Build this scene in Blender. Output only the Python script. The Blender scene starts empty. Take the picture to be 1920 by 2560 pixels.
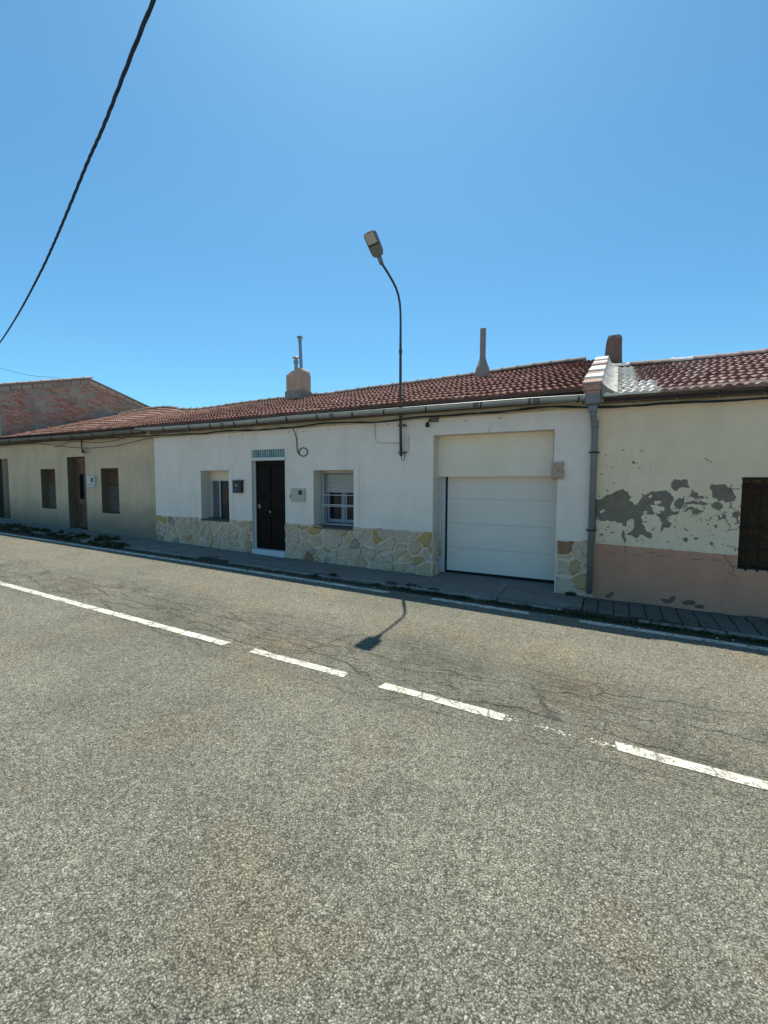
import bpy, bmesh, math, random
from mathutils import Vector, Matrix, noise
sc = bpy.context.scene
CH = 1.85                      # eye height above the road in metres; z values below are relative to the eye
# ------------------------------------------------------------------ camera
cam = bpy.data.objects.new('camera', bpy.data.cameras.new('camera'))
sc.collection.objects.link(cam)
sc.camera = cam
cam.data.sensor_fit = 'VERTICAL'; cam.data.sensor_height = 24.0; cam.data.lens = 10.125
cam.data.clip_start = 0.05; cam.data.clip_end = 3000
yaw, pitch, roll = 0.4868, -0.0665, 0.0048
fw = Vector((-math.sin(yaw)*math.cos(pitch), math.cos(yaw)*math.cos(pitch), math.sin(pitch)))
r0 = Vector((math.cos(yaw), math.sin(yaw), 0)); u0 = r0.cross(fw)
rr = math.cos(roll)*r0 + math.sin(roll)*u0; uu = -math.sin(roll)*r0 + math.cos(roll)*u0
cam.matrix_world = Matrix(((rr.x, uu.x, -fw.x, 0), (rr.y, uu.y, -fw.y, 0), (rr.z, uu.z, -fw.z, CH), (0, 0, 0, 1)))
# ------------------------------------------------------------------ sky, sun, exposure
SUN_EL, SUN_AZ = math.radians(65.85), math.radians(-28.3)      # azimuth from +Y towards +X
world = bpy.data.worlds.new('World'); sc.world = world; world.use_nodes = True
wn = world.node_tree; wn.nodes.clear()
sky = wn.nodes.new('ShaderNodeTexSky'); sky.sky_type = 'NISHITA'; sky.sun_disc = False
sky.sun_elevation = SUN_EL; sky.sun_rotation = SUN_AZ
sky.altitude = 600; sky.air_density = 1.0; sky.dust_density = 1.0; sky.ozone_density = 2.0
bgn = wn.nodes.new('ShaderNodeBackground'); bgn.inputs['Strength'].default_value = 0.103
wo = wn.nodes.new('ShaderNodeOutputWorld')
mxs = wn.nodes.new('ShaderNodeMix'); mxs.data_type = 'RGBA'; mxs.blend_type = 'MULTIPLY'; mxs.inputs[0].default_value = 1
mxs.inputs[7].default_value = (.565, 1.05, 1.15, 1)      # the camera's clean cyan blue, the same in every direction
wn.links.new(sky.outputs[0], mxs.inputs[6]); wn.links.new(mxs.outputs[2], bgn.inputs['Color']); wn.links.new(bgn.outputs[0], wo.inputs['Surface'])
sd = Vector((math.sin(SUN_AZ)*math.cos(SUN_EL), math.cos(SUN_AZ)*math.cos(SUN_EL), math.sin(SUN_EL)))
sun = bpy.data.objects.new('sun', bpy.data.lights.new('sun', 'SUN')); sc.collection.objects.link(sun)
sun.data.energy = 5.0; sun.data.angle = math.radians(0.53); sun.data.color = (1.0, 0.925, 0.78)
sun.rotation_euler = sd.to_track_quat('Z', 'Y').to_euler(); sun.location = (-6, 12, 20)
sc.view_settings.view_transform = 'Standard'; sc.view_settings.look = 'None'
sc.view_settings.gamma = 1.0; sc.view_settings.use_curve_mapping = False
sc.view_settings.exposure = 0.40
sc.render.engine = 'CYCLES'; sc.cycles.max_bounces = 6; sc.cycles.diffuse_bounces = 4
RND = random.Random(7)
# ------------------------------------------------------------------ helpers
class MB:
    """collects geometry in place coordinates (z relative to the eye)"""
    def __init__(s): s.v = []; s.f = []
    def face(s, pts):
        n = len(s.v); s.v += [tuple(p) for p in pts]; s.f.append(list(range(n, n+len(pts))))
    def mesh(s, vs, fs):
        n = len(s.v); s.v += [tuple(p) for p in vs]; s.f += [[i+n for i in f] for f in fs]
    def box(s, x0, x1, y0, y1, z0, z1):
        s.mesh([(x, y, z) for x in (x0, x1) for y in (y0, y1) for z in (z0, z1)],
               [(0,1,3,2),(4,6,7,5),(0,4,5,1),(2,3,7,6),(0,2,6,4),(1,5,7,3)])
    def prism(s, prof, x0, x1):            # profile (y,z) swept along x
        n = len(prof)
        s.mesh([(x0, y, z) for y, z in prof]+[(x1, y, z) for y, z in prof],
               [(i, (i+1) % n, (i+1) % n+n, i+n) for i in range(n)]+[tuple(range(n))[::-1], tuple(range(n, 2*n))])
    def hull_z(s, poly, z0, z1, top=None):  # polygon (x,y) extruded in z
        top = top or poly; n = len(poly)
        s.mesh([(x, y, z0) for x, y in poly]+[(x, y, z1) for x, y in top],
               [(i, (i+1) % n, (i+1) % n+n, i+n) for i in range(n)]+[tuple(range(n))[::-1], tuple(range(n, 2*n))])
    def tube(s, pts, r, seg=8, cap=True):
        pts = [Vector(p) for p in pts]; m = len(pts); rs = r if isinstance(r, (list, tuple)) else [r]*m
        base = len(s.v); prev = None
        for i, p in enumerate(pts):
            t = (pts[min(i+1, m-1)]-pts[max(i-1, 0)]).normalized()
            a = prev if prev is not None else (Vector((0, 0, 1)) if abs(t.z) < .9 else Vector((1, 0, 0)))
            a = (a-a.dot(t)*t).normalized(); prev = a; b = t.cross(a)
            for k in range(seg):
                w = 2*math.pi*k/seg
                s.v.append(tuple(p+rs[i]*(math.cos(w)*a+math.sin(w)*b)))
        for i in range(m-1):
            for k in range(seg):
                k2 = (k+1) % seg
                s.f.append([base+i*seg+k, base+i*seg+k2, base+(i+1)*seg+k2, base+(i+1)*seg+k])
        if cap:
            s.f.append([base+k for k in range(seg)][::-1]); s.f.append([base+(m-1)*seg+k for k in range(seg)])
    def lathe(s, cx, cy, prof, seg=16):    # prof: (r,z)
        base = len(s.v)
        for r, z in prof:
            for k in range(seg):
                w = 2*math.pi*k/seg; s.v.append((cx+r*math.cos(w), cy+r*math.sin(w), z))
        for i in range(len(prof)-1):
            for k in range(seg):
                k2 = (k+1) % seg
                s.f.append([base+i*seg+k, base+i*seg+k2, base+(i+1)*seg+k2, base+(i+1)*seg+k])
        s.f.append([base+k for k in range(seg)][::-1]); s.f.append([base+(len(prof)-1)*seg+k for k in range(seg)])
ORG = {}
def tag(o, label=None, cat=None, group=None, kind=None):
    for k, v in (('label', label), ('category', cat), ('group', group), ('kind', kind)):
        if v: o[k] = v
    return o
def thing(name, label, cat, loc, group=None):
    o = bpy.data.objects.new(name, None); sc.collection.objects.link(o)
    o.empty_display_size = .2; o.location = (loc[0], loc[1], loc[2]+CH)
    ORG[o.name] = Vector(o.location); return tag(o, label, cat, group)
def obj(name, mb, mat, parent=None, origin=None, smooth=False, bevel=0, fix=True, kind=None, label=None):
    """ONE mesh object; parts take their parent's origin unless one is given"""
    if parent is not None: porg = ORG[parent.name]
    else: porg = Vector((0, 0, 0))
    org = Vector((origin[0], origin[1], origin[2]+CH)) if origin is not None else (porg.copy() if parent is not None else Vector((0, 0, 0)))
    me = bpy.data.meshes.new(name)
    me.from_pydata([(x-org.x, y-org.y, z+CH-org.z) for x, y, z in mb.v], [], mb.f)
    if fix:
        bm = bmesh.new(); bm.from_mesh(me)
        bmesh.ops.remove_doubles(bm, verts=bm.verts, dist=1e-5)
        bmesh.ops.recalc_face_normals(bm, faces=bm.faces)
        if bevel:
            es = [e for e in bm.edges if len(e.link_faces) == 2 and e.calc_face_angle(0) > .6]
            bmesh.ops.bevel(bm, geom=es, offset=bevel, segments=2, affect='EDGES', clamp_overlap=True)
        bm.to_mesh(me); bm.free()
    if smooth: me.polygons.foreach_set('use_smooth', [True]*len(me.polygons))
    me.materials.append(mat)
    o = bpy.data.objects.new(name, me); sc.collection.objects.link(o)
    if parent is not None: o.parent = parent
    o.location = org-porg; ORG[o.name] = org
    if kind: o['kind'] = kind
    if label: o['label'] = label
    return o
def inst(name, me, parent, loc, rot=(0, 0, 0), scale=(1, 1, 1)):
    o = bpy.data.objects.new(name, me); sc.collection.objects.link(o); o.parent = parent
    w = Vector((loc[0], loc[1], loc[2]+CH)); o.location = w-ORG[parent.name]; ORG[o.name] = w
    o.rotation_euler = rot; o.scale = scale; return o
def lerp_tab(tab, x):
    if x <= tab[0][0]: return tab[0][1]
    for (a, b), (c, d) in zip(tab, tab[1:]):
        if x <= c: return b+(d-b)*(x-a)/(c-a)
    return tab[-1][1]
# ------------------------------------------------------------------ materials
class NT:
    def __init__(s, name):
        s.m = bpy.data.materials.new(name); s.m.use_nodes = True; s.t = s.m.node_tree
        s.b = s.t.nodes['Principled BSDF']; s.tc = s.t.nodes.new('ShaderNodeTexCoord').outputs['Object']
    def n(s, typ, ins=None, out=0, **props):
        nd = s.t.nodes.new('ShaderNode'+typ)
        for k, v in props.items(): setattr(nd, k, v)
        for k, v in (ins or {}).items():
            i = nd.inputs[k]
            if isinstance(v, bpy.types.NodeSocket): s.t.links.new(v, i)
            else: i.default_value = v
        return nd.outputs[out]
    def noise(s, scale, detail=4, rough=.55, vec=None, out='Fac', dist=0):
        return s.n('TexNoise', {'Vector': vec or s.tc, 'Scale': scale, 'Detail': detail, 'Roughness': rough, 'Distortion': dist}, out)
    def vor(s, scale, feature='F1', vec=None, out='Distance', rnd=1):
        return s.n('TexVoronoi', {'Vector': vec or s.tc, 'Scale': scale, 'Randomness': rnd}, out, feature=feature)
    def ramp(s, fac, stops, interp='LINEAR'):
        nd = s.t.nodes.new('ShaderNodeValToRGB'); s.t.links.new(fac, nd.inputs[0]); cr = nd.color_ramp; cr.interpolation = interp
        while len(cr.elements) < len(stops): cr.elements.new(.5)
        for e, (p, c) in zip(cr.elements, stops):
            e.position = p; e.color = (c, c, c, 1) if isinstance(c, (int, float)) else (*c, 1)
        return nd.outputs[0]
    def mix(s, fac, a, b, mode='MIX'):
        nd = s.t.nodes.new('ShaderNodeMix'); nd.data_type = 'RGBA'; nd.blend_type = mode
        for i, v in ((0, fac), (6, a), (7, b)):
            if isinstance(v, bpy.types.NodeSocket): s.t.links.new(v, nd.inputs[i])
            elif i == 0: nd.inputs[0].default_value = v
            else: nd.inputs[i].default_value = (*v, 1) if isinstance(v, (tuple, list)) else (v, v, v, 1)
        return nd.outputs[2]
    def math(s, op, a, b=0.0, c=0.0):
        nd = s.t.nodes.new('ShaderNodeMath'); nd.operation = op
        for i, v in enumerate((a, b, c)):
            if isinstance(v, bpy.types.NodeSocket): s.t.links.new(v, nd.inputs[i])
            else: nd.inputs[i].default_value = v
        return nd.outputs[0]
    def mapr(s, v, a, b, c=0., d=1.):
        return s.n('MapRange', {'Value': v, 'From Min': a, 'From Max': b, 'To Min': c, 'To Max': d})
    def sep(s, vec=None):
        nd = s.t.nodes.new('ShaderNodeSeparateXYZ'); s.t.links.new(vec or s.tc, nd.inputs[0]); return nd.outputs
    def scaled(s, sx, sy, sz, vec=None):
        return s.n('Mapping', {'Vector': vec or s.tc, 'Scale': (sx, sy, sz)})
    def rnd(s): return s.n('ObjectInfo', {}, 'Random')
    def done(s, col, rough=.9, bump=None, bstr=.3, bdist=.01, metal=0, spec=.3):
        L = s.t.links
        if isinstance(col, bpy.types.NodeSocket): L.new(col, s.b.inputs['Base Color'])
        else: s.b.inputs['Base Color'].default_value = (*col, 1)
        if isinstance(rough, bpy.types.NodeSocket): L.new(rough, s.b.inputs['Roughness'])
        else: s.b.inputs['Roughness'].default_value = rough
        s.b.inputs['Metallic'].default_value = metal; s.b.inputs['Specular IOR Level'].default_value = spec
        if bump is not None:
            L.new(s.n('Bump', {'Height': bump, 'Strength': bstr, 'Distance': bdist}), s.b.inputs['Normal'])
        return s.m
def plaster(name, base, stain, amt=.5, sc1=.9, bstr=.35, fine=.12, dirt_low=None, rough=.9):
    t = NT(name)
    n1 = t.noise(sc1, 6, .65); n2 = t.noise(7, 5, .6); n3 = t.noise(60, 3, .6)
    st = t.noise(1, 5, .7, vec=t.scaled(3.0, 3.0, .35))
    c = t.mix(t.math('MULTIPLY', t.ramp(n1, [(.42, 0), (.72, 1)]), amt), base, stain)
    c = t.mix(t.math('MULTIPLY', t.ramp(st, [(.5, 0), (.75, 1)]), amt*.6), c, stain)
    c = t.mix(t.math('MULTIPLY', t.ramp(n2, [(.3, 1), (.62, 0)]), fine), c, tuple(x*.72 for x in base))
    c = t.mix(t.math('MULTIPLY', t.ramp(t.noise(22, 2), [(.70, 0), (.76, 1)]), .25), c, tuple(x*.6 for x in stain))
    if dirt_low is not None:      # dirt splashed up from the pavement, a real stain with a ragged upper edge
        z = t.sep()[2]; e = t.math('ADD', z, t.math('MULTIPLY', t.noise(2.2, 5, .7), -.5))
        c = t.mix(t.math('MULTIPLY', t.mapr(e, dirt_low[0], dirt_low[1], 1, 0), dirt_low[2]), c, dirt_low[3])
    h = t.math('ADD', t.math('MULTIPLY', t.noise(3, 4, .5), 2.0), t.math('ADD', t.math('MULTIPLY', n2, .6), t.math('MULTIPLY', n3, .18)))
    return t.done(c, rough, h, bstr, .02)
M = {}
M['white_wall'] = plaster('white_plaster', (.88, .745, .655), (.66, .55, .46), .6)
M['beige_wall'] = plaster('beige_plaster', (.68, .50, .33), (.50, .37, .25), 1.0, dirt_low=(-.1, .75, .85, (.20, .165, .13)))
M['cream_wall'] = plaster('cream_plaster', (.88, .665, .46), (.72, .54, .36), .8)
M['pink_wall'] = plaster('pink_plaster', (.62, .30, .195), (.46, .235, .15), .9)
M['cornice'] = plaster('old_cornice_plaster', (.50, .42, .28), (.33, .27, .18), .9, 2.5)
M['lintel_paint'] = plaster('yellowed_white_plaster', (.88, .74, .60), (.76, .62, .44), .5)
M['grey_render'] = plaster('bare_grey_render', (.27, .21, .155), (.19, .15, .11), 1.0, 9, .9, .5)
M['reveal'] = plaster('reveal_plaster', (.68, .60, .52), (.58, .52, .42), .5)
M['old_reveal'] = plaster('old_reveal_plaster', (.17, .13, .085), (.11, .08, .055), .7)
def flat(name, col, rough=.6, metal=0, var=.15, sc_=12, bstr=.1, spec=.4):
    t = NT(name); n = t.noise(sc_, 5, .6)
    c = t.mix(t.math('MULTIPLY', t.ramp(n, [(.35, 1), (.7, 0)]), var*3), col, tuple(x*.6 for x in col))
    return t.done(c, rough, n, bstr, .004, metal, spec)
M['galv'] = flat('galvanised_metal', (.36, .38, .38), .45, .75, .12, 5)
M['old_metal'] = flat('dull_old_gutter_metal', (.20, .19, .17), .7, .4, .2, 6)
M['pvc'] = flat('grey_pipe_plastic', (.205, .205, .20), .45, 0, .12, 4)
M['dark_strap'] = flat('dark_strap_metal', (.05, .045, .04), .6, .5)
M['pole'] = flat('weathered_pole_steel', (.085, .08, .08), .5, .5)
M['lamp_grey'] = flat('lamp_housing_grey', (.17, .18, .19), .5, .3, .06)
M['lens'] = flat('lamp_lens', (.42, .42, .38), .2, 0, .05)
M['cable'] = flat('black_cable_rubber', (.018, .018, .018), .6, 0, .1, 30)
M['cable_old'] = flat('brown_old_cable', (.06, .045, .035), .8, 0, .1, 30)
M['cable_blue'] = flat('glare_blue_overhead_cable', (.022, .034, .058), .9, 0, .1, 30)  # the blue is lens glare put into the cable colour
M['garage'] = flat('garage_door_white', (.78, .68, .60), .45, 0, .03, 3, .05)
M['rubber'] = flat('black_rubber', (.01, .01, .012), .8)
M['white_frame'] = flat('white_aluminium', (.62, .63, .63), .4, 0, .05)
M['white_paint'] = flat('white_gloss_paint', (.68, .68, .67), .6, 0, .08)
M['shutter'] = flat('shutter_slat_pale', (.48, .47, .43), .5, 0, .06)
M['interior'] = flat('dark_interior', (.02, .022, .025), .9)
M['sill'] = flat('brown_sill_stone', (.12, .105, .09), .6, 0, .2)
M['meter'] = flat('beige_meter_plastic', (.46, .45, .38), .5, 0, .05)
M['shade_frame'] = flat('shade_blue_aluminium', (.30, .33, .38), .5, 0, .08)  # frame colour darkened and blued for the deeper shade in the recess
M['meter_white'] = flat('white_meter_plastic', (.55, .57, .56), .5, 0, .05)
M['mailbox'] = flat('black_mailbox_paint', (.012, .014, .022), .35, 0, .1)
M['mark_white'] = flat('white_print', (.6, .62, .6), .5, 0, .05)
M['mark_blue'] = flat('blue_print', (.03, .07, .16), .5, 0, .05)
M['rusty'] = flat('rusty_iron', (.035, .025, .02), .85, .2, .4, 20)
M['blind'] = flat('brown_wooden_blind', (.16, .085, .04), .75, 0, .4, 9)
M['blind_grey'] = flat('weathered_shutter_slats', (.15, .125, .10), .8, 0, .3, 9)
M['rubble'] = plaster('broken_masonry', (.66, .48, .36), (.30, .18, .12), 1, 30, 1.4, .9)
M['chim_plaster'] = plaster('pinkish_chimney_plaster', (.56, .37, .27), (.42, .28, .20), .8, 3)
M['cement'] = plaster('grey_cement', (.32, .28, .24), (.20, .18, .155), .7, 4)
M['chim_brick'] = plaster('sooty_brick_chimney', (.23, .135, .11), (.13, .095, .08), 1, 5, .8, .5)
M['pale_mortar'] = plaster('white_roof_mortar', (.74, .72, .67), (.52, .42, .36), .5, 6, .6, .3)
M['sealant'] = plaster('bluish_white_waterproofing', (.56, .54, .50), (.30, .28, .25), 1.0, 11, 2.5, .9)
M['deck'] = flat('dark_roof_underlay', (.055, .035, .03), .95, 0, .3, 12)
M['under_tile'] = plaster('shade_dark_eave_course', (.15, .10, .08), (.07, .055, .045), .9, 6, .8, .4)  # brown course, darkened with the shade that lies under the tiles
def wood(name, a, b, gloss=.45, sx=30, sz=1.2, spec=.3):
    t = NT(name); g = t.noise(1, 6, .65, vec=t.scaled(sx, sx, sz), dist=.6)
    return t.done(t.mix(t.ramp(g, [(.3, 0), (.7, 1)]), a, b), gloss, g, .25, .003, spec=spec)
M['door_wood'] = wood('dark_brown_door_wood', (.006, .003, .003), (.014, .007, .006), .55, spec=.12)
M['old_wood'] = wood('sun_bleached_door_wood', (.10, .055, .03), (.24, .16, .10), .8)
M['grey_wood'] = wood('grey_painted_door', (.030, .03, .026), (.055, .052, .045), .9)
def glassy(name, col, rough=.06, spec=.3):
    t = NT(name); return t.done(t.mix(t.noise(1.3), col, tuple(x*1.8 for x in col)), rough, None, spec=spec)
M['pane'] = glassy('dark_window_glass', (.006, .009, .016), .12, .22)
M['pane_grey'] = glassy('grey_curtained_glass', (.10, .105, .115), .2, .3)
def glass_block():
    t = NT('glass_block'); x = t.sep()[0]
    w = t.math('SINE', t.math('MULTIPLY', x, 95))
    c = t.mix(t.ramp(t.math('ADD', w, t.math('MULTIPLY', t.noise(9), 1.6)), [(.0, (.05, .075, .07)), (.9, (.22, .27, .25))]), (.10, .13, .12), (.2, .2, .2), 'MULTIPLY')
    c = t.ramp(t.math('ADD', t.math('MULTIPLY', w, .35), t.noise(6)), [(.2, (.05, .08, .075)), (.6, (.14, .18, .17)), (.95, (.32, .37, .36))])
    return t.done(c, .12, w, .5, .004, spec=.6)
M['glass_block'] = glass_block()
def tiles(name, a, b, c3, pale, amt=.35):
    t = NT(name); r = t.rnd()
    c = t.ramp(r, [(0, a), (.45, b), (.8, c3), (1, tuple(.6*x+.4*y for x, y in zip(b, pale)))])
    n = t.noise(11, 6, .7, vec=t.n('VectorMath', {0: t.tc, 1: t.n('CombineXYZ', {'X': t.math('MULTIPLY', r, 40), 'Y': r, 'Z': 0.0})}, operation='ADD'))
    c = t.mix(t.math('MULTIPLY', t.ramp(n, [(.42, 0), (.66, 1)]), amt), c, pale)
    c = t.mix(t.math('MULTIPLY', t.ramp(t.noise(26, 4, .7), [(.56, 0), (.66, 1)]), .5), c, tuple(x*.4 for x in a))
    return t.done(c, .85, n, .5, .006)
M['tile'] = tiles('red_brown_roof_tile', (.12, .045, .034), (.17, .066, .052), (.215, .095, .078), (.36, .25, .215), .28)
M['tile_pink'] = tiles('pinkish_brown_roof_tile', (.15, .066, .058), (.20, .098, .086), (.26, .145, .13), (.42, .33, .31), .4)
M['tile_old'] = tiles('rusty_old_roof_tile', (.13, .05, .036), (.19, .08, .058), (.25, .12, .09), (.38, .28, .22), .35)
M['ridge'] = tiles('pale_ridge_tile', (.28, .17, .14), (.34, .22, .18), (.38, .27, .23), (.50, .42, .37), .6)
M['ridge_grey'] = tiles('grey_lichened_ridge_tile', (.20, .16, .13), (.25, .20, .16), (.29, .24, .20), (.40, .36, .30), .6)
M['brick'] = tiles('old_red_brick', (.36, .12, .07), (.46, .19, .12), (.50, .27, .19), (.60, .47, .38), .5)
M['mortar'] = plaster('smeared_brick_mortar', (.42, .355, .29), (.27, .19, .15), 1.0, 1.6, 1.0, .6)
def stone(name, a, b, smear):
    t = NT(name); r = t.rnd()
    n = t.noise(9, 6, .7); c = t.mix(t.ramp(n, [(.35, 0), (.65, 1)]), a, b)
    c = t.mix(t.math('MULTIPLY', t.math('FRACT', t.math('MULTIPLY', r, 7.3)), .5), c, (.42, .33, .235))
    c = t.mix(t.math('MULTIPLY', t.ramp(t.noise(5.5, 5, .7), [(.48, 0), (.6, 1)]), smear), c, (.82, .63, .48))
    return t.done(c, .9, t.math('ADD', t.math('MULTIPLY', n, 2), t.noise(40, 3)), .9, .02)
M['stone_pale'] = stone('pale_limestone', (.74, .52, .38), (.54, .39, .28), .5)
M['stone_tan'] = stone('tan_limestone', (.72, .48, .25), (.54, .37, .20), .4)
M['stone_ochre'] = stone('ochre_stone', (.66, .37, .11), (.46, .27, .10), .2)
M['stone_rust'] = stone('rust_red_stone', (.42, .17, .07), (.20, .09, .05), .1)
M['stone_grey'] = stone('dark_grey_stone', (.24, .22, .18), (.32, .29, .23), .25)
M['stone_joint'] = plaster('tan_stone_mortar', (.80, .61, .46), (.62, .48, .36), .9, 6, .9, .35)
def crack_fac(t, x, y):
    """irregular crack network, gathered in a band beside the centre line"""
    dv = t.n('VectorMath', {0: t.tc, 1: t.n('VectorMath', {0: t.noise(2.3, 5, .65, out='Color'), 1: (.55, .30, 0)}, operation='MULTIPLY')}, operation='ADD')
    wide = t.n('Mapping', {'Vector': dv, 'Scale': (.42, 2.6, 0)})
    fine = t.n('Mapping', {'Vector': dv, 'Scale': (1.5, 6.0, 0)})
    e1 = t.n('TexVoronoi', {'Vector': wide, 'Scale': 1.0}, 'Distance', feature='DISTANCE_TO_EDGE')
    e2 = t.n('TexVoronoi', {'Vector': fine, 'Scale': 1.0}, 'Distance', feature='DISTANCE_TO_EDGE')
    c1 = t.mapr(e1, .004, .016, 1, 0); c2 = t.mapr(e2, .012, .045, 1, 0)
    yy = t.math('ADD', y, t.math('MULTIPLY', t.noise(.35, 3, vec=t.scaled(1, 0, 0)), -.9))
    band = t.mapr(t.math('ABSOLUTE', t.math('SUBTRACT', yy, 3.38)), .30, 1.0, 1, 0)
    gate = t.ramp(t.noise(1.1, 4, .7), [(.34, 0), (.46, 1)])
    gate2 = t.ramp(t.noise(.8, 4, .7), [(.50, 0), (.60, 1)])
    a = t.math('MULTIPLY', c1, t.math('MULTIPLY', t.math('MAXIMUM', band, t.math('MULTIPLY', gate2, .18)), gate))
    b = t.math('MULTIPLY', c2, t.math('MULTIPLY', band, t.ramp(t.noise(1.7, 4, .7), [(.42, 0), (.54, 1)])))
    return t.math('MAXIMUM', a, t.math('MULTIPLY', b, .55)), band
def asphalt():
    t = NT('worn_asphalt'); X, Y, Z = t.sep()
    warp = t.n('VectorMath', {0: t.tc, 1: t.n('VectorMath', {0: t.noise(60, 2, out='Color'), 1: (.010, .010, 0)}, operation='MULTIPLY')}, operation='ADD')
    v1 = t.vor(118, vec=warp); vc = t.vor(118, vec=warp, out='Color'); v2 = t.vor(230, vec=warp); vd = t.sep(t.vor(230, vec=warp, out='Color'))[1]
    chip = t.sep(vc)[0]
    big = t.noise(.55, 5, .6); mid = t.noise(3.2, 5, .65); clump = t.noise(26, 4, .7)
    col = t.ramp(chip, [(0, (.18, .169, .128)), (.25, (.272, .258, .197)), (.6, (.365, .35, .272)), (.88, (.445, .43, .342)), (1, (.64, .62, .52))])
    col = t.mix(t.ramp(vd, [(.74, 0), (.97, .65)]), col, (.045, .045, .036))
    crev = t.math('MULTIPLY', t.mapr(v1, .38, .66), t.mapr(clump, .36, .60, .45, 1))
    col = t.mix(t.math('MULTIPLY', crev, .90), col, (.045, .044, .034))
    lanes = t.ramp(t.noise(1.0, 4, .6, vec=t.scaled(.10, 1.1, 0)), [(.36, 0), (.64, 1)])
    col = t.mix(t.math('MULTIPLY', lanes, .45), col, t.mix(1, col, (.74, .76, .78), 'MULTIPLY'))
    dark = t.ramp(t.noise(.42, 5, .65, vec=t.n('VectorMath', {0: t.tc, 1: (3.1, 9.2, 0)}, operation='ADD')), [(.46, 0), (.60, 1)])
    col = t.mix(t.math('MULTIPLY', dark, .5), col, t.mix(1, col, (.70, .74, .74), 'MULTIPLY'))
    col = t.mix(t.math('MULTIPLY', t.ramp(clump, [(.52, 0), (.66, 1)]), .40), col, (.10, .10, .08))
    col = t.mix(t.math('MULTIPLY', t.ramp(t.noise(9, 4, .7), [(.5, 0), (.7, 1)]), .25), col, (.12, .12, .10))
    grey = t.ramp(big, [(.40, 0), (.62, 1)])
    col = t.mix(t.math('MULTIPLY', grey, .40), col, t.mix(1, col, (.74, .78, .80), 'MULTIPLY'))
    warm = t.ramp(t.noise(.8, 4, .6, vec=t.n('VectorMath', {0: t.tc, 1: (7.3, 2.1, 0)}, operation='ADD')), [(.52, 0), (.70, 1)])
    col = t.mix(t.math('MULTIPLY', warm, .8), col, t.mix(1, col, (1.13, .99, .86), 'MULTIPLY'))
    col = t.mix(t.math('MULTIPLY', t.ramp(mid, [(.48, 0), (.7, 1)]), .4), col, t.mix(1, col, .72, 'MULTIPLY'))
    cr, band = crack_fac(t, X, Y)
    col = t.mix(t.math('MULTIPLY', band, t.ramp(t.noise(1.6, 5, .7), [(.35, .1), (.65, .9)])), col, t.mix(1, col, .66, 'MULTIPLY'))
    # near lane is a little darker and coarser than the far lane
    col = t.mix(t.mapr(t.math('ADD', Y, t.math('MULTIPLY', mid, .5)), 3.1, 4.2, .25, 0), col, t.mix(1, col, (.82, .85, .86), 'MULTIPLY'))
    spot = t.math('MULTIPLY', t.ramp(t.vor(1.7), [(.035, 1), (.055, 0)]), t.ramp(t.noise(.9), [(.5, 0), (.56, 1)]))
    col = t.mix(t.math('MULTIPLY', spot, .6), col, (.04, .04, .035))
    col = t.mix(t.math('MULTIPLY', t.math('MULTIPLY', cr, t.ramp(t.noise(14, 4, .7), [(.35, .35), (.6, 1)])), .56), col, (.03, .03, .026))
    h = t.math('SUBTRACT', t.math('MULTIPLY', t.math('SUBTRACT', 1, v1), .7), t.math('MULTIPLY', v2, .25))
    h = t.math('ADD', h, t.math('MULTIPLY', clump, .8)); h = t.math('SUBTRACT', h, t.math('MULTIPLY', cr, 2.0))
    return t.done(col, .88, h, 1.0, .010, spec=.25)
M['asphalt'] = asphalt()
def roadpaint(name, wear):
    t = NT(name); X, Y, Z = t.sep(); cr, band = crack_fac(t, X, Y)
    n = t.noise(48, 4, .75); n2 = t.noise(6, 5, .7)
    ed = t.math('ADD', t.math('MULTIPLY', n, .6), t.math('MULTIPLY', n2, .4))
    w = t.math('MAXIMUM', t.ramp(ed, [(wear, 1), (wear+.06, 0)]), t.math('MULTIPLY', cr, .9))
    v = t.vor(2.1, 'DISTANCE_TO_EDGE', vec=t.n('VectorMath', {0: t.tc, 1: t.n('VectorMath', {0: t.noise(5, 4, out='Color'), 1: (.25, .25, 0)}, operation='MULTIPLY')}, operation='ADD'))
    w = t.math('MAXIMUM', w, t.math('MULTIPLY', t.mapr(v, .008, .026, 1, 0), .9))
    c = t.mix(t.math('MULTIPLY', n2, .3), (.70, .68, .58), (.56, .54, .45))
    c = t.mix(w, c, (.17, .165, .14))
    return t.done(c, .7, t.math('SUBTRACT', t.noise(70, 3), w), .4, .005)
M['paint'] = roadpaint('worn_white_road_paint', .435)
M['paint_faint'] = roadpaint('almost_gone_road_paint', .575)
M['concrete'] = plaster('pavement_concrete', (.225, .205, .18), (.14, .13, .115), .9, 2.2, .9, .5)
M['kerb'] = plaster('kerb_concrete', (.27, .25, .215), (.13, .12, .10), .9, 3.5, .7, .4)
M['paver'] = plaster('dark_paving_stone', (.135, .125, .105), (.085, .08, .066), .8, 3, .7, .4)
M['dirt'] = plaster('dark_soil', (.05, .045, .032), (.025, .025, .018), .8, 5, 1.2, .6)
M['ground'] = plaster('warm_bounce_ground', (.46, .38, .27), (.38, .31, .21), .8, .3, .6, .4)  # unseen ground, made pale and warm to bounce light onto the fronts
def leafm(name, a, b):
    t = NT(name); return t.done(t.mix(t.ramp(t.noise(9, 3), [(.35, 0), (.65, 1)]), a, b), .7)
M['weed'] = leafm('dark_green_weed', (.028, .045, .016), (.06, .075, .03))
M['weed_dry'] = leafm('dry_weed_stalk', (.12, .10, .05), (.07, .06, .03))
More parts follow.
